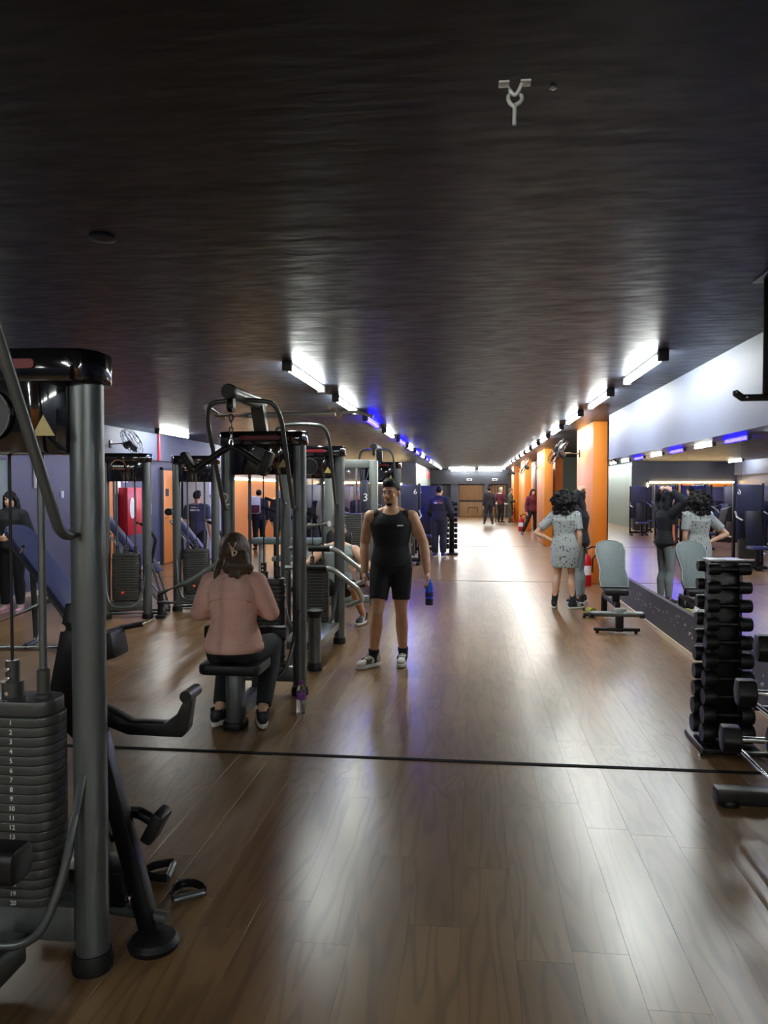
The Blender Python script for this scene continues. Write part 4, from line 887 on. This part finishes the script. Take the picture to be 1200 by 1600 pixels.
class Fig:
    def __init__(s, name, label, loc, rz, sc=1.0, pelvis=(0, 0, 0.93), lean=(0, 0), twist=0.0, arms=None, legs=None, head=(0, 0), vox=0.009, fem=False, group=None, skin='skin_tan', sw=0.185, tw=1.0, ak=1.0):
        s.t = thing(name, label, 'person', loc, rz, group, sc)
        s.vox = vox; s.fem = fem; s.tw = tw
        s.P = V(pelvis); s.u = (V((0, 0, 1))+V((lean[0], lean[1], 0))).normalized()
        s.sv = (Rz(twist) @ V((1, 0, 0))); s.sv = (s.sv-s.u*s.sv.dot(s.u)).normalized(); s.fw = s.sv.cross(s.u)*-1
        if s.fw.y > 0 and abs(twist) < 1: s.fw = -s.fw
        s.L = 0.52; s.neck = s.P+s.u*s.L
        s.sh = {q: s.neck-s.u*(0.080 if not fem else 0.070)+s.sv*(q*sw) for q in (-1, 1)}; s.ak = ak
        s.arms = arms or {q: (V((q*0.24, 0.02, 1.10)), V((q*0.25, -0.06, 0.85))) for q in (-1, 1)}
        s.arms = {q: tuple(V(p) for p in a) for q, a in s.arms.items()}
        legs = legs or {q: ((q*0.10, -0.01, 0.50), (q*0.105, 0.02, 0.09), 0.15*q) for q in (-1, 1)}
        s.legs = {q: (V(l[0]), V(l[1]), l[2], (l[3] if len(l) > 3 else 0)) for q, l in legs.items()}
        s.hip = {q: s.P+s.sv*(q*0.092)-V((0, 0, 0.03)) for q in (-1, 1)}
        yaw, pit = head
        H = Rz(yaw) @ Rx(pit); s.hx = H @ V((1, 0, 0)); s.hf = H @ V((0, -1, 0)); s.hu = H @ V((0, 0, 1))
        s.hc = s.neck+V((0, 0, 1))*0.145+s.fw*0.025; s.skin = skin
        s.HM = Matrix((s.hx, -s.hf, s.hu)).transposed()
    def hp(s, a, f, u): return s.hc+s.hx*a+s.hf*f+s.hu*u
    PROF = [(-0.16, 0.06, 0.06), (-0.10, 0.125, 0.10), (0.0, 0.162, 0.112), (0.14, 0.158, 0.108), (0.34, 0.130, 0.096), (0.55, 0.155, 0.112), (0.74, 0.176, 0.118), (0.84, 0.150, 0.100), (0.93, 0.100, 0.076), (1.02, 0.06, 0.058)]
    PROFF = [(-0.16, 0.06, 0.06), (-0.10, 0.125, 0.105), (0.0, 0.170, 0.122), (0.14, 0.158, 0.110), (0.36, 0.122, 0.088), (0.55, 0.138, 0.100), (0.75, 0.152, 0.112), (0.88, 0.145, 0.085), (0.96, 0.095, 0.066), (1.02, 0.05, 0.05)]
    def torso(s, b, t0=-1, t1=2, off=0.0, n=24, flare=0.0):
        rings = []; pr = s.PROFF if s.fem else s.PROF
        ts = [p for p in pr if t0-0.001 <= p[0] <= t1+0.001]
        def at(t):
            for p, q in zip(pr[:-1], pr[1:]):
                if p[0] <= t <= q[0]:
                    k = (t-p[0])/(q[0]-p[0]); return (t, p[1]+(q[1]-p[1])*k, p[2]+(q[2]-p[2])*k)
            return pr[0] if t < pr[0][0] else pr[-1]
        if t0 > -1 and (not ts or ts[0][0] > t0+0.01): ts = [at(t0)]+ts
        if t1 < 2 and ts[-1][0] < t1-0.01: ts = ts+[at(t1)]
        for t, rx, ry in ts:
            c = s.P+s.u*(t*s.L); e = off+flare*max(0, 0.5-t)
            rings.append([c+s.sv*((rx*s.tw+e)*math.cos(2*PI*k/n))+s.fw*((ry*s.tw+e)*math.sin(2*PI*k/n)) for k in range(n)])
        b.ring(rings); return b
    def arm(s, b, q, off=0.0, upto=1.0, flat=True):
        """upto: 0..1 shoulder-elbow, 1..2 elbow-wrist"""
        k = 0.86 if s.fem else s.ak
        S_ = s.sh[q]; E_, W_ = s.arms[q]
        b.sph(S_, 0.060*k+off)
        if upto <= 1:
            e = S_+(E_-S_)*upto; r = 0.054*k+(0.041-0.054)*k*upto; b.cyl(S_, e, 0.056*k+off, r+off, 16); return
        m = S_+(E_-S_)*0.42
        b.chain([S_, m, E_], [0.056*k+off, 0.053*k+off, 0.041*k+off])
        f = upto-1; m2 = E_+(W_-E_)*min(0.3, f); b.cap(E_, 0.041*k+off, m2, 0.043*k+off)
        if f > 0.3: e = E_+(W_-E_)*f; b.cyl(m2, e, 0.043*k+off, (0.043+(0.028-0.043)*(f-0.3)/0.7)*k+off, 16)
    def leg(s, b, q, off=0.0, upto=2.0):
        kf = 0.95 if s.fem else 1.0
        h = s.hip[q]; K_, A_ = s.legs[q][:2]
        if upto <= 1:
            e = h+(K_-h)*upto; b.cap(h, 0.088*kf+off, h+(e-h)*0.4, 0.080*kf+off); b.cyl(h+(e-h)*0.4, e, 0.080*kf+off, (0.088-0.032*upto)*kf+off, 18); return
        b.chain([h, h+(K_-h)*0.45, K_], [0.090*kf+off, 0.078*kf+off, 0.054*kf+off])
        f = upto-1; d = (A_-K_); back = -s.fw*0.018
        m = K_+d*min(0.32, f)+back; b.cap(K_, 0.052*kf+off, m, 0.060*kf+off)
        if f > 0.32:
            e = K_+d*f; b.cyl(m, e, 0.060*kf+off, (0.060-0.025*(f-0.32)/0.68)*kf+off, 16)
    def hand(s, b, q, curl=0.5, hd=None, fing=True):
        E_, W_ = s.arms[q]; d = (W_-E_).normalized() if hd is None else V(hd).normalized()
        side = s.fw if abs(d.dot(s.fw)) < 0.8 else V((0, 0, 1)); side = (side-d*side.dot(d)).normalized(); nrm = side.cross(d)*q*-1
        inn = -s.sv*q; inn = (inn-d*inn.dot(d)); nrm = inn.normalized() if inn.length > 0.2 else nrm; side = d.cross(nrm); 
        if side.dot(s.fw) < 0: side = -side
        b.cap(W_, 0.027, W_+d*0.03, 0.024)
        for k in (-1, 0, 1): b.cap(W_+d*0.025+side*(0.012*k), 0.017, W_+d*0.085+side*(0.024*k), 0.014)
        ln = (0.062, 0.074, 0.078, 0.068); tips = []
        for k in range(4):
            r0 = W_+d*0.088+side*(0.033-0.022*k); a1 = curl*0.9; a2 = curl*2.1
            p1 = r0+(d*math.cos(a1)+nrm*math.sin(a1))*ln[3-k]*0.5; p2 = p1+(d*math.cos(a2)+nrm*math.sin(a2))*ln[3-k]*0.5
            b.chain([r0, p1, p2], [0.0105, 0.0095, 0.008], 8); tips.append(p2)
        t0 = W_+d*0.03+side*0.026; t1 = t0+(d*0.6+side*0.75+nrm*0.3).normalized()*0.04; t2 = t1+(d*0.8+nrm*(0.3+curl*0.6)).normalized()*0.035
        b.chain([t0, t1, t2], [0.014, 0.011, 0.009], 8)
        s.grip = {'palm': W_+d*0.085+nrm*0.03, 'd': d, 'n': nrm}
    def body(s, curl=0.5, legs=True, hd={}):
        b = MB(); s.torso(b)
        b.cap(s.neck-s.u*0.05, 0.060 if not s.fem else 0.052, s.hc-s.hu*0.04-s.hf*0.015, 0.052 if not s.fem else 0.045)
        for q in (-1, 1):
            s.arm(b, q, 0, 2.0); s.hand(b, q, curl, hd.get(q))
            b.cap(s.neck-s.u*0.015+s.sv*q*0.045, 0.040, s.sh[q]-s.sv*q*0.03+s.u*0.012, 0.050)
            s.leg(b, q, 0, 2.0); A_ = s.legs[q][1]; b.cap(A_, 0.036, A_-V((0, 0, 0.03)), 0.034)
        M = s.HM
        b.sph(s.hp(0, -0.012, 0.025), (0.074, 0.092, 0.092), 16, 12, M); b.sph(s.hp(0, 0.022, -0.035), (0.062, 0.062, 0.078), 16, 12, M)
        b.sph(s.hp(0, 0.045, -0.085), (0.036, 0.034, 0.028), 12, 8, M)
        b.chain([s.hp(0, 0.082, 0.012), s.hp(0, 0.100, -0.022), s.hp(0, 0.088, -0.032)], [0.009, 0.014, 0.014], 8)
        for q in (-1, 1):
            b.sph(s.hp(q*0.076, -0.012, -0.005), (0.011, 0.018, 0.030), 8, 6, M); b.sph(s.hp(q*0.010, 0.088, -0.030), 0.010, 8, 6)
            b.sph(s.hp(q*0.030, 0.072, 0.030), (0.026, 0.014, 0.009), 8, 6, M); b.sph(s.hp(q*0.040, 0.055, -0.02), (0.022, 0.022, 0.02), 8, 6, M)
        b.sph(s.hp(0, 0.082, -0.060), (0.022, 0.010, 0.006), 8, 6, M); b.sph(s.hp(0, 0.079, -0.070), (0.018, 0.010, 0.007), 8, 6, M)
        o = obj('body', remesh(b, s.vox, 3, fac=0.4), s.skin, s.t); return o
    def face(s, hair='hair_black', beard=False):
        M = s.HM
        for q in (-1, 1):
            MB().sph(s.hp(q*0.030, 0.071, 0.008), (0.0125, 0.008, 0.006), 10, 6, M).build('eye', 'eye_white', s.t)
            MB().sph(s.hp(q*0.030, 0.0765, 0.008), (0.006, 0.004, 0.006), 8, 6, M).build('iris', 'hair_black', s.t)
            MB().sph(s.hp(q*0.031, 0.080, 0.030), (0.020, 0.007, 0.0045), 10, 6, M).build('eyebrow', hair, s.t)
        MB().sph(s.hp(0, 0.086, -0.064), (0.022, 0.006, 0.007), 10, 6, M).build('lips', 'lips', s.t)
        if beard:
            b = MB(); b.sph(s.hp(0, 0.050, -0.092), (0.033, 0.032, 0.022), 12, 8, M)
            b.chain([s.hp(-0.024, 0.080, -0.052), s.hp(0, 0.088, -0.049), s.hp(0.024, 0.080, -0.052)], [0.005, 0.006, 0.005], 8)
            obj('beard', remesh(b, 0.006, 2), hair, s.t)
    def short_hair(s, m='hair_black'):
        b = MB(); b.sph(s.hp(0, -0.014, 0.034), (0.081, 0.100, 0.098), 20, 14, s.HM); b.sph(s.hp(0, 0.030, 0.098), (0.062, 0.055, 0.038), 14, 10, s.HM)
        me = remesh(b, 0.007, 2); bm = bmesh.new(); bm.from_mesh(me); kill = []
        for q in bm.verts:
            d = q.co-s.hc; f_ = d.dot(s.hf); u_ = d.dot(s.hu); x_ = abs(d.dot(s.hx))
            line = 0.062 if f_ > 0.035 else (0.062-(0.035-f_)*1.6 if f_ > -0.02 else max(-0.055, -0.026-(-0.02-f_)*0.6))
            if u_ < line: kill.append(q)
        bmesh.ops.delete(bm, geom=kill, context='VERTS'); soften(bm); bm.to_mesh(me); bm.free()
        obj('hair', me, m, s.t)
    def long_hair(s, m='hair_brown', ln=0.32):
        b = MB(); b.sph(s.hp(0, -0.018, 0.030), (0.086, 0.102, 0.098), 20, 14, s.HM)
        for q in (-1, -0.5, 0, 0.5, 1): b.chain([s.hp(q*0.070, -0.045, 0.0), s.hp(q*0.085, -0.062, -0.12), s.hp(q*0.09, -0.06, -ln)], [0.040, 0.038, 0.022], 8)
        for q in (-1, 1): b.chain([s.hp(q*0.060, 0.045, 0.055), s.hp(q*0.082, 0.0, -0.03), s.hp(q*0.088, 0.01, -0.14)], [0.022, 0.022, 0.016], 8)
        obj('hair', remesh(b, max(0.009, s.vox), 2), m, s.t)
    def curly_hair(s, m='hair_black', R=(0.185, 0.175, 0.175), seed=4):
        r = random.Random(seed); b = MB(); c = s.hp(0, -0.035, -0.005); b.sph(c, tuple(k*0.80 for k in R), 16, 12)
        for k in range(230):
            d = V((r.gauss(0, 1), r.gauss(0, 1), r.gauss(0, 1))).normalized()
            if d.dot(s.hf) > 0.60 and d.z < 0.5: continue
            q = r.uniform(0.78, 1.0); p = c+V((d.x*R[0]*q, d.y*R[1]*q, d.z*R[2]*q-(0.05 if d.z < -0.2 else 0))); b.sph(p, r.uniform(0.016, 0.032), 6, 5)
        obj('hair', remesh(b, 0.009, 1), m, s.t)
    def shoes(s, upper='shoe_black', sole='shoe_white', stripes=None, sock=None, sock_h=0.12):
        for q in (-1, 1):
            K_, A_, yaw, pit = s.legs[q]
            e = obj('shoe', UPPER, upper, s.t); e.location = A_-V((0, 0, 0.09)); e.rotation_euler = (pit, 0, yaw)
            a = obj('sole', SOLE, sole, e); obj('laces', LACES, 'shoe_white' if upper != 'shoe_white' else 'shoe_black', e, False)
            if stripes: obj('side_stripes', STRIPES, stripes, e, False)
            if sock:
                d = (K_-A_).normalized(); b = MB(); b.cap(A_-V((0, 0, 0.03)), 0.042, A_, 0.042); b.cyl(A_, A_+d*sock_h, 0.043, 0.052, 16); obj('sock', remesh(b, 0.008, 2), sock, s.t)
    def garment(s, name, m, fn, cuts=(), smooth=5, vox=None):
        b = MB(); fn(b); return obj(name, remesh(b, vox or s.vox, smooth, cuts), m, s.t)
    def top(s, name, m, sleeves=0.5, t0=-0.05, off=0.014, collar=False, cuts=(), flare=0.0):
        def fn(b):
            s.torso(b, t0, 0.99 if sleeves else 0.97, off, flare=flare)
            for q in (-1, 1):
                if sleeves: s.arm(b, q, off+0.003, sleeves)
                b.cap(s.neck-s.u*0.030+s.sv*q*(0.060 if sleeves else 0.085), 0.040+off*0.7 if sleeves else 0.034, s.sh[q]-s.sv*q*(0.01 if sleeves else 0.062)+s.u*0.01, 0.050+off)
            if collar: b.cyl(s.neck-s.u*0.06, s.neck+s.u*0.045, 0.075+off, 0.062+off, 18)
        o = s.garment(name, m, fn, cuts)
        if not sleeves:      # scooped neckline
            bm = bmesh.new(); bm.from_mesh(o.data); c = s.neck+s.fw*0.055+s.u*0.035
            bmesh.ops.delete(bm, geom=[q for q in bm.verts if (q.co-c).length < 0.098 or (q.co-s.neck-s.u*0.03).length < 0.075], context='VERTS'); soften(bm); bm.to_mesh(o.data); bm.free()
        return o
    def pants(s, name, m, upto=1.92, t1=0.18, off=0.010, loose=0.0):
        def fn(b):
            s.torso(b, -1, t1, off)
            for q in (-1, 1): s.leg(b, q, off+loose, upto)
        return s.garment(name, m, fn)

# 1. walking man in black
f = Fig('person', 'man in black tank top and shorts walking down the aisle holding a blue bottle', (-0.72, 6.93, 0), 0, 0.985, pelvis=(-0.01, 0.0, 0.93), lean=(0.0, -0.03), twist=0.08,
        arms={-1: ((-0.265, 0.06, 1.13), (-0.255, -0.03, 0.86)), 1: ((0.285, 0.05, 1.13), (0.325, -0.06, 0.875))},
        legs={-1: ((-0.125, -0.13, 0.50), (-0.165, -0.10, 0.10), -0.75, 0.05), 1: ((0.085, -0.03, 0.49), (0.095, 0.06, 0.095), -0.06)}, head=(-0.38, 0.14), vox=0.008, sw=0.186, tw=1.06, ak=1.13)
f.body(0.45); f.face(beard=True); f.short_hair()
f.top('tank_top', 'cloth_black', 0, -0.02, 0.017)
f.pants('shorts', 'cloth_black', 0.70, 0.2, 0.008, 0.010)
f.shoes('shoe_white', 'shoe_white', 'shoe_black', 'sock_black', 0.07)
c_ = f.P+f.u*(0.72*f.L)+f.fw*0.141+f.sv*0.085
e = MB().box((0, 0, 0), (0.058, 0.006, 0.012)).build('chest_print', 'white_print', f.t, smooth=False); e.location = c_; e.rotation_euler = (-0.12, 0, 0.45)
for q in (-1, 1):
    e = MB().tube([f.P+f.u*(t*f.L)+f.sv*(q*(w_+0.014)) for t, w_ in ((0.0, 0.170), (0.2, 0.160), (0.4, 0.155), (0.6, 0.168))], 0.011, 6).build('side_stripe', 'white_print', f.t)
hold = thing('drink_bottle', 'blue drink bottle held by the walking man', 'bottle', V((-0.72, 6.93, 0))+V((0.345, -0.075, 0.575))*0.985)
MB().lathe([(0.030, 0.0), (0.034, 0.01), (0.034, 0.06)], n=18).build('base', 'cloth_navy', hold)
MB().lathe([(0.0342, 0.06), (0.0345, 0.065), (0.0345, 0.165), (0.026, 0.20), (0.016, 0.215), (0.016, 0.235)], n=18).build('bottle_body', 'bottle_blue', hold)
MB().lathe([(0.0355, 0.075), (0.036, 0.078), (0.036, 0.115), (0.0355, 0.118)], n=18).build('label_band', 'tube_blue' if False else 'shoe_blue', hold)
# 2. woman in pink on the pulldown seat
f = Fig('person', 'woman in pink jacket sitting on the pulldown seat, seen from behind', (-1.585, 4.99, 0), PI, 0.97, pelvis=(0, 0.02, 0.555), lean=(0.02, -0.08),
        arms={-1: ((-0.255, -0.02, 0.80), (-0.10, -0.25, 0.80)), 1: ((0.265, -0.02, 0.79), (0.10, -0.25, 0.80))},
        legs={-1: ((-0.17, -0.40, 0.52), (-0.19, -0.02, 0.10), 0.35), 1: ((0.15, -0.40, 0.52), (0.12, -0.02, 0.10), -0.3)}, head=(0.12, 0.16), fem=True, sw=0.165, vox=0.009, skin='skin_light', tw=1.08)
f.body(0.8)
def pink(b):
    f.torso(b, -0.02, 0.99, 0.026)
    for q in (-1, 1): f.arm(b, q, 0.024, 1.95); b.cap(f.neck-f.u*0.035+f.sv*q*0.06, 0.062, f.sh[q], 0.075)
    b.cyl(f.neck-f.u*0.06, f.neck+f.u*0.05, 0.085, 0.070, 18)
jk = f.garment('jacket', 'cloth_pink', pink)
f.garment('jacket_hem', 'cloth_pink', lambda b: f.torso(b, -0.06, 0.08, 0.030), smooth=2)
ys_ = [(-0.150, 0.62), (-0.10, 0.66), (0, 0.675), (0.10, 0.66), (0.150, 0.62)]
MB().tube([f.P+f.u*(t*f.L)+f.sv*x-f.fw*(0.148 if abs(x) < 0.05 else 0.141 if abs(x) < 0.12 else 0.106) for x, t in ys_], 0.005, 6, 0.06).build('yoke_seam', 'cloth_pink', jk)
f.pants('leggings', 'cloth_black', 1.9, 0.15, 0.014, 0.004)
b = MB(); b.sph(f.hp(0, -0.02, 0.025), (0.106, 0.118, 0.112), 20, 14, f.HM); b.sph(f.hp(0, -0.07, -0.03), (0.100, 0.062, 0.095), 16, 10, f.HM)
for q in (-1.2, -0.7, -0.2, 0.3, 0.8): b.chain([f.hp(q*0.05-0.02, -0.10, -0.03), f.hp(q*0.06-0.03, -0.13, -0.10), f.hp(q*0.075-0.035, -0.12, -0.145+0.02*abs(q)), f.hp(q*0.085-0.03, -0.140, -0.145-0.04*math.cos(3.1*q))], [0.036, 0.036, 0.032, 0.02], 8)
for q in (-1, 1): b.chain([f.hp(q*0.085, -0.01, -0.02), f.hp(q*0.11, -0.05, -0.14), f.hp(q*0.125, -0.04, -0.22)], [0.02, 0.024, 0.012], 8)
obj('hair', remesh(b, 0.008, 2), 'hair_brown', f.t)
cl = MB(); a = f.hp(-0.012, -0.135, 0.0); cl.tube([a+f.hu*0.05+f.hx*0.03, a+f.hf*-0.012, a-f.hu*0.05+f.hx*-0.0], 0.008, 8, 0.03); cl.tube([a+f.hu*0.055-f.hx*0.02, a+f.hf*-0.01-f.hu*0.01], 0.007, 8)
cl.tube([a-f.hu*0.02-f.hx*0.012+f.hf*-0.014+(f.hx*math.cos(k*PI/6)+f.hu*math.sin(k*PI/6))*0.016 for k in range(13)], 0.006, 6, cap=False)
obj('hair_clip', remesh(cl, 0.005, 1), 'clip_cream', f.t)
f.shoes('shoe_black', 'shoe_white', 'shoe_pink')
# 3. man on the press machine
f = Fig('person', 'man in grey tank top pressing on the machine behind the pulldown', (-1.60, 9.02, 0), 0, 0.98, pelvis=(0, 0.02, 0.46), lean=(0.04, 0.10),
        arms={-1: ((-0.36, -0.10, 0.72), (-0.28, -0.34, 0.76)), 1: ((0.40, -0.10, 0.72), (0.30, -0.34, 0.72))},
        legs={-1: ((-0.20, -0.42, 0.50), (-0.24, -0.30, 0.10), 0.3), 1: ((0.24, -0.32, 0.50), (0.32, 0.0, 0.10), -0.25)}, head=(0.1, 0.35), vox=0.009, skin='skin_light', sw=0.19, tw=1.08, ak=1.12)
f.body(1.0); f.face(); f.short_hair('hair_brown'); f.top('tank_top', 'cloth_grey', 0, -0.05, 0.014); f.pants('shorts', 'cloth_black', 0.9, 0.2, 0.012, 0.012); f.shoes('shoe_black', 'shoe_white', 'shoe_white')
# 4. navy-jacketed man with printed back
f = Fig('person', 'man in navy jacket and trousers standing beside the shielded machines, printed back', (-0.78, 18.25, 0), PI-0.2, 0.98, arms={-1: ((-0.29, -0.02, 1.12), (-0.20, -0.20, 0.98)), 1: ((0.29, -0.02, 1.12), (0.22, -0.20, 0.98))}, head=(-0.3, 0.1), vox=0.012, skin='skin_tan')
f.body(0.6); f.short_hair(); f.top('jacket', 'cloth_navy', 1.95, -0.22, 0.030, True); f.pants('trousers', 'cloth_navy', 1.95, 0.1, 0.016, 0.02); f.shoes('shoe_blue', 'shoe_white')
c_ = f.P+f.u*(0.74*f.L)-f.fw*0.152
e = marks([0.022, 0.012, 0.024, 0.014], 0.045, 0, 0, 0.01).build('back_print_white', 'white_print', f.t, smooth=False); e.location = c_
e = marks([0.022, 0.016, 0.024, 0.018], 0.045, 0, 0, -0.115).build('back_print_orange', 'orange_print', f.t, smooth=False); e.location = c_
e = marks([0.05, 0.03, 0.04], 0.008, 0.05, 0, -0.07).build('back_print_line', 'orange_print', f.t, smooth=False); e.location = c_
# 5. curly-haired woman, back to us
f = Fig('person', 'curly-haired woman in a grey printed T-shirt dress and black socks', (1.24, 10.5, 0), PI-0.35, 0.90, pelvis=(0, 0, 0.93), lean=(0.03, -0.03),
        arms={1: ((0.42, 0.10, 1.13), (0.20, 0.04, 1.02)), -1: ((-0.22, 0.02, 1.10), (-0.20, -0.05, 0.84))},
        legs={1: ((0.11, -0.01, 0.50), (0.15, 0.03, 0.095), 0.2), -1: ((-0.08, -0.06, 0.50), (-0.12, -0.02, 0.095), -0.7)}, head=(-0.2, 0.1), fem=True, sw=0.17, vox=0.008, skin='skin_light', tw=1.08)
f.body(0.5); f.curly_hair(R=(0.195, 0.18, 0.18))
def tee(b):
    f.torso(b, -1, 0.99, 0.032)
    for q in (-1, 1): f.arm(b, q, 0.030, 0.72); b.cap(f.neck-f.u*0.035+f.sv*q*0.06, 0.058, f.sh[q], 0.075)
    b.ring([[f.P+V((rx*math.cos(2*PI*k/24), ry*math.sin(2*PI*k/24), dz)) for k in range(24)] for dz, rx, ry in ((0.10, 0.17, 0.12), (0.02, 0.213, 0.163), (-0.10, 0.222, 0.172), (-0.22, 0.212, 0.168), (-0.31, 0.200, 0.160))])
f.garment('shirt_dress', 'cloth_print_tee', tee, smooth=8); f.shoes('shoe_black', 'shoe_white', 'shoe_white', 'sock_black', 0.20)
# 6. woman with raised arms in black jacket
f = Fig('person', 'woman in black jacket and grey leggings raising her hands to her hair', (1.50, 11.05, 0), -1.9, 0.92, arms={-1: ((-0.34, -0.08, 1.56), (-0.14, 0.02, 1.72)), 1: ((0.34, -0.08, 1.56), (0.14, 0.02, 1.72))}, head=(0, 0.1), fem=True, sw=0.165, vox=0.009, skin='skin_light', tw=1.1)
f.body(0.8); f.long_hair('hair_black', 0.26); f.face(); f.top('jacket', 'cloth_black', 1.9, -0.16, 0.026, True)
for q in (-1, 1): MB().tube([f.P+f.u*(t*f.L)+f.sv*(q*(w_+0.036)) for t, w_ in ((-0.10, 0.145), (0.1, 0.165), (0.3, 0.142), (0.55, 0.15))], 0.018, 8).build('side_panel', 'orange_print', f.t)
f.pants('leggings', 'cloth_grey', 1.93, 0.1, 0.010); f.shoes('shoe_black', 'shoe_white')
# others
def simple(label, loc, rz, sc, topm, botm, hair, hairm, shoe='shoe_black', sleeves=1.95, fem=False, vox=0.014, arms=None, legs=None, head=(0, 0.05), t0=-0.15, sole='shoe_white', face=False, skin='skin_light'):
    f = Fig('person', label, loc, rz, sc, arms=arms, legs=legs, fem=fem, sw=0.165 if fem else 0.185, vox=vox, head=head, skin=skin)
    f.body(0.6); (f.long_hair if hair == 'long' else f.short_hair)(hairm); f.top('jacket' if sleeves > 1 else 'shirt', topm, sleeves, t0, 0.024, sleeves > 1); f.pants('trousers', botm, 1.93, 0.1, 0.014, 0.008); f.shoes(shoe, sole)
    if face: f.face(hairm)
    return f
hold_arms = {-1: ((-0.27, 0.0, 1.12), (-0.10, -0.24, 1.08)), 1: ((0.27, 0.0, 1.12), (0.10, -0.24, 1.08))}
simple('dark-haired woman in black with pink shoes standing by the slate wall', (-5.95, 9.35, 0), 0.15, 0.92, 'cloth_black', 'cloth_black', 'long', 'hair_black', 'shoe_pink', fem=True, vox=0.011, arms=hold_arms, sole='shoe_pink', face=True, head=(0.1, 0.1))
simple('fair-haired person in dark clothes cut by the photo edge', (-6.10, 8.75, 0), 0.6, 0.92, 'cloth_black', 'cloth_navy', 'long', 'hair_blond', 'shoe_pink', fem=True, vox=0.013, arms=hold_arms, sole='shoe_pink')
f = simple('man in slate-blue shirt with white back print by the lockers', (-4.98, 13.5, 0), PI, 0.92, 'cloth_slate', 'cloth_black', 'short', 'hair_black', sleeves=0.8, skin='skin_tan')
c_ = f.P+f.u*(0.78*f.L)-f.fw*0.147
e = marks([0.03, 0.02, 0.034, 0.024, 0.03, 0.02], 0.04, 0, 0, -0.1).build('back_print', 'white_print', f.t, smooth=False); e.location = c_
e = marks([0.07, 0.05], 0.025, 0.055, 0, -0.06).build('back_print_wing', 'white_print', f.t, smooth=False); e.location = c_
f = simple('person carrying a pale flowered backpack near the orange wall', (-5.55, 19.6, 0), PI+0.5, 0.93, 'cloth_navy', 'cloth_black', 'short', 'hair_black')
bp2 = thing('backpack', 'pale flowered backpack on a person near the orange wall', 'backpack', (-5.62, 19.41, 1.0), 0.5)
MB().box((0, 0, 0.2), (0.32, 0.14, 0.46), bev=0.06).build('bag', 'cloth_white', bp2); MB().box((0, -0.08, 0.1), (0.24, 0.05, 0.2), bev=0.02).build('pocket', 'cloth_maroon', bp2)
simple('person in dark coat beyond the pulldown, facing the orange wall', (-4.75, 18.7, 0), PI, 0.93, 'cloth_navy', 'cloth_black', 'short', 'hair_grey')
simple('grey-haired person in dark top seen through the cable frame', (-3.0, 20.2, 0), 0.3, 0.90, 'cloth_navy', 'cloth_black', 'short', 'hair_grey')
simple('far man in dark jacket walking away before the brown doors', (0.76, 35.4, 0), PI+0.2, 0.99, 'cloth_navy', 'cloth_navy', 'short', 'hair_black', legs={-1: ((-0.10, -0.1, 0.5), (-0.14, 0.12, 0.1), 0), 1: ((0.14, -0.05, 0.5), (0.22, 0.0, 0.1), 0)})
f = simple('far person in maroon top with white hood leaning on the counter', (1.35, 37.2, 0), PI-0.7, 0.99, 'cloth_maroon', 'cloth_black', 'short', 'hair_grey', arms=hold_arms)
MB().tube([f.sh[-1]+V((0, 0, 0.03)), f.neck-f.fw*0.10, f.sh[1]+V((0, 0, 0.03))], 0.03, 8, 0.08).build('hood', 'cloth_white', f.t)
simple('far person in olive top beside the farthest orange column', (1.80, 37.0, 0), PI/2, 0.96, 'cloth_olive', 'cloth_olive', 'short', 'hair_brown', arms=hold_arms)
simple('far person in maroon top stretching one leg by the third column', (2.10, 27.3, 0), 0.3, 0.95, 'cloth_maroon', 'cloth_black', 'long', 'hair_black', fem=True, legs={-1: ((-0.22, -0.05, 0.52), (-0.42, -0.05, 0.1), -0.3), 1: ((0.10, -0.02, 0.5), (0.12, 0.03, 0.1), 0)})
ct = thing('counter_table', 'small white-topped counter where the far people stand', 'table', (1.55, 38.0, 0))
MB().box((0, 0, 0.90), (0.9, 0.4, 0.05), bev=0.01).build('counter_top', 'paper_white', ct)
for x in (-0.4, 0.4): MB().box((x, 0, 0.44), (0.05, 0.3, 0.88)).build('leg', 'steel_black', ct, 0.006)
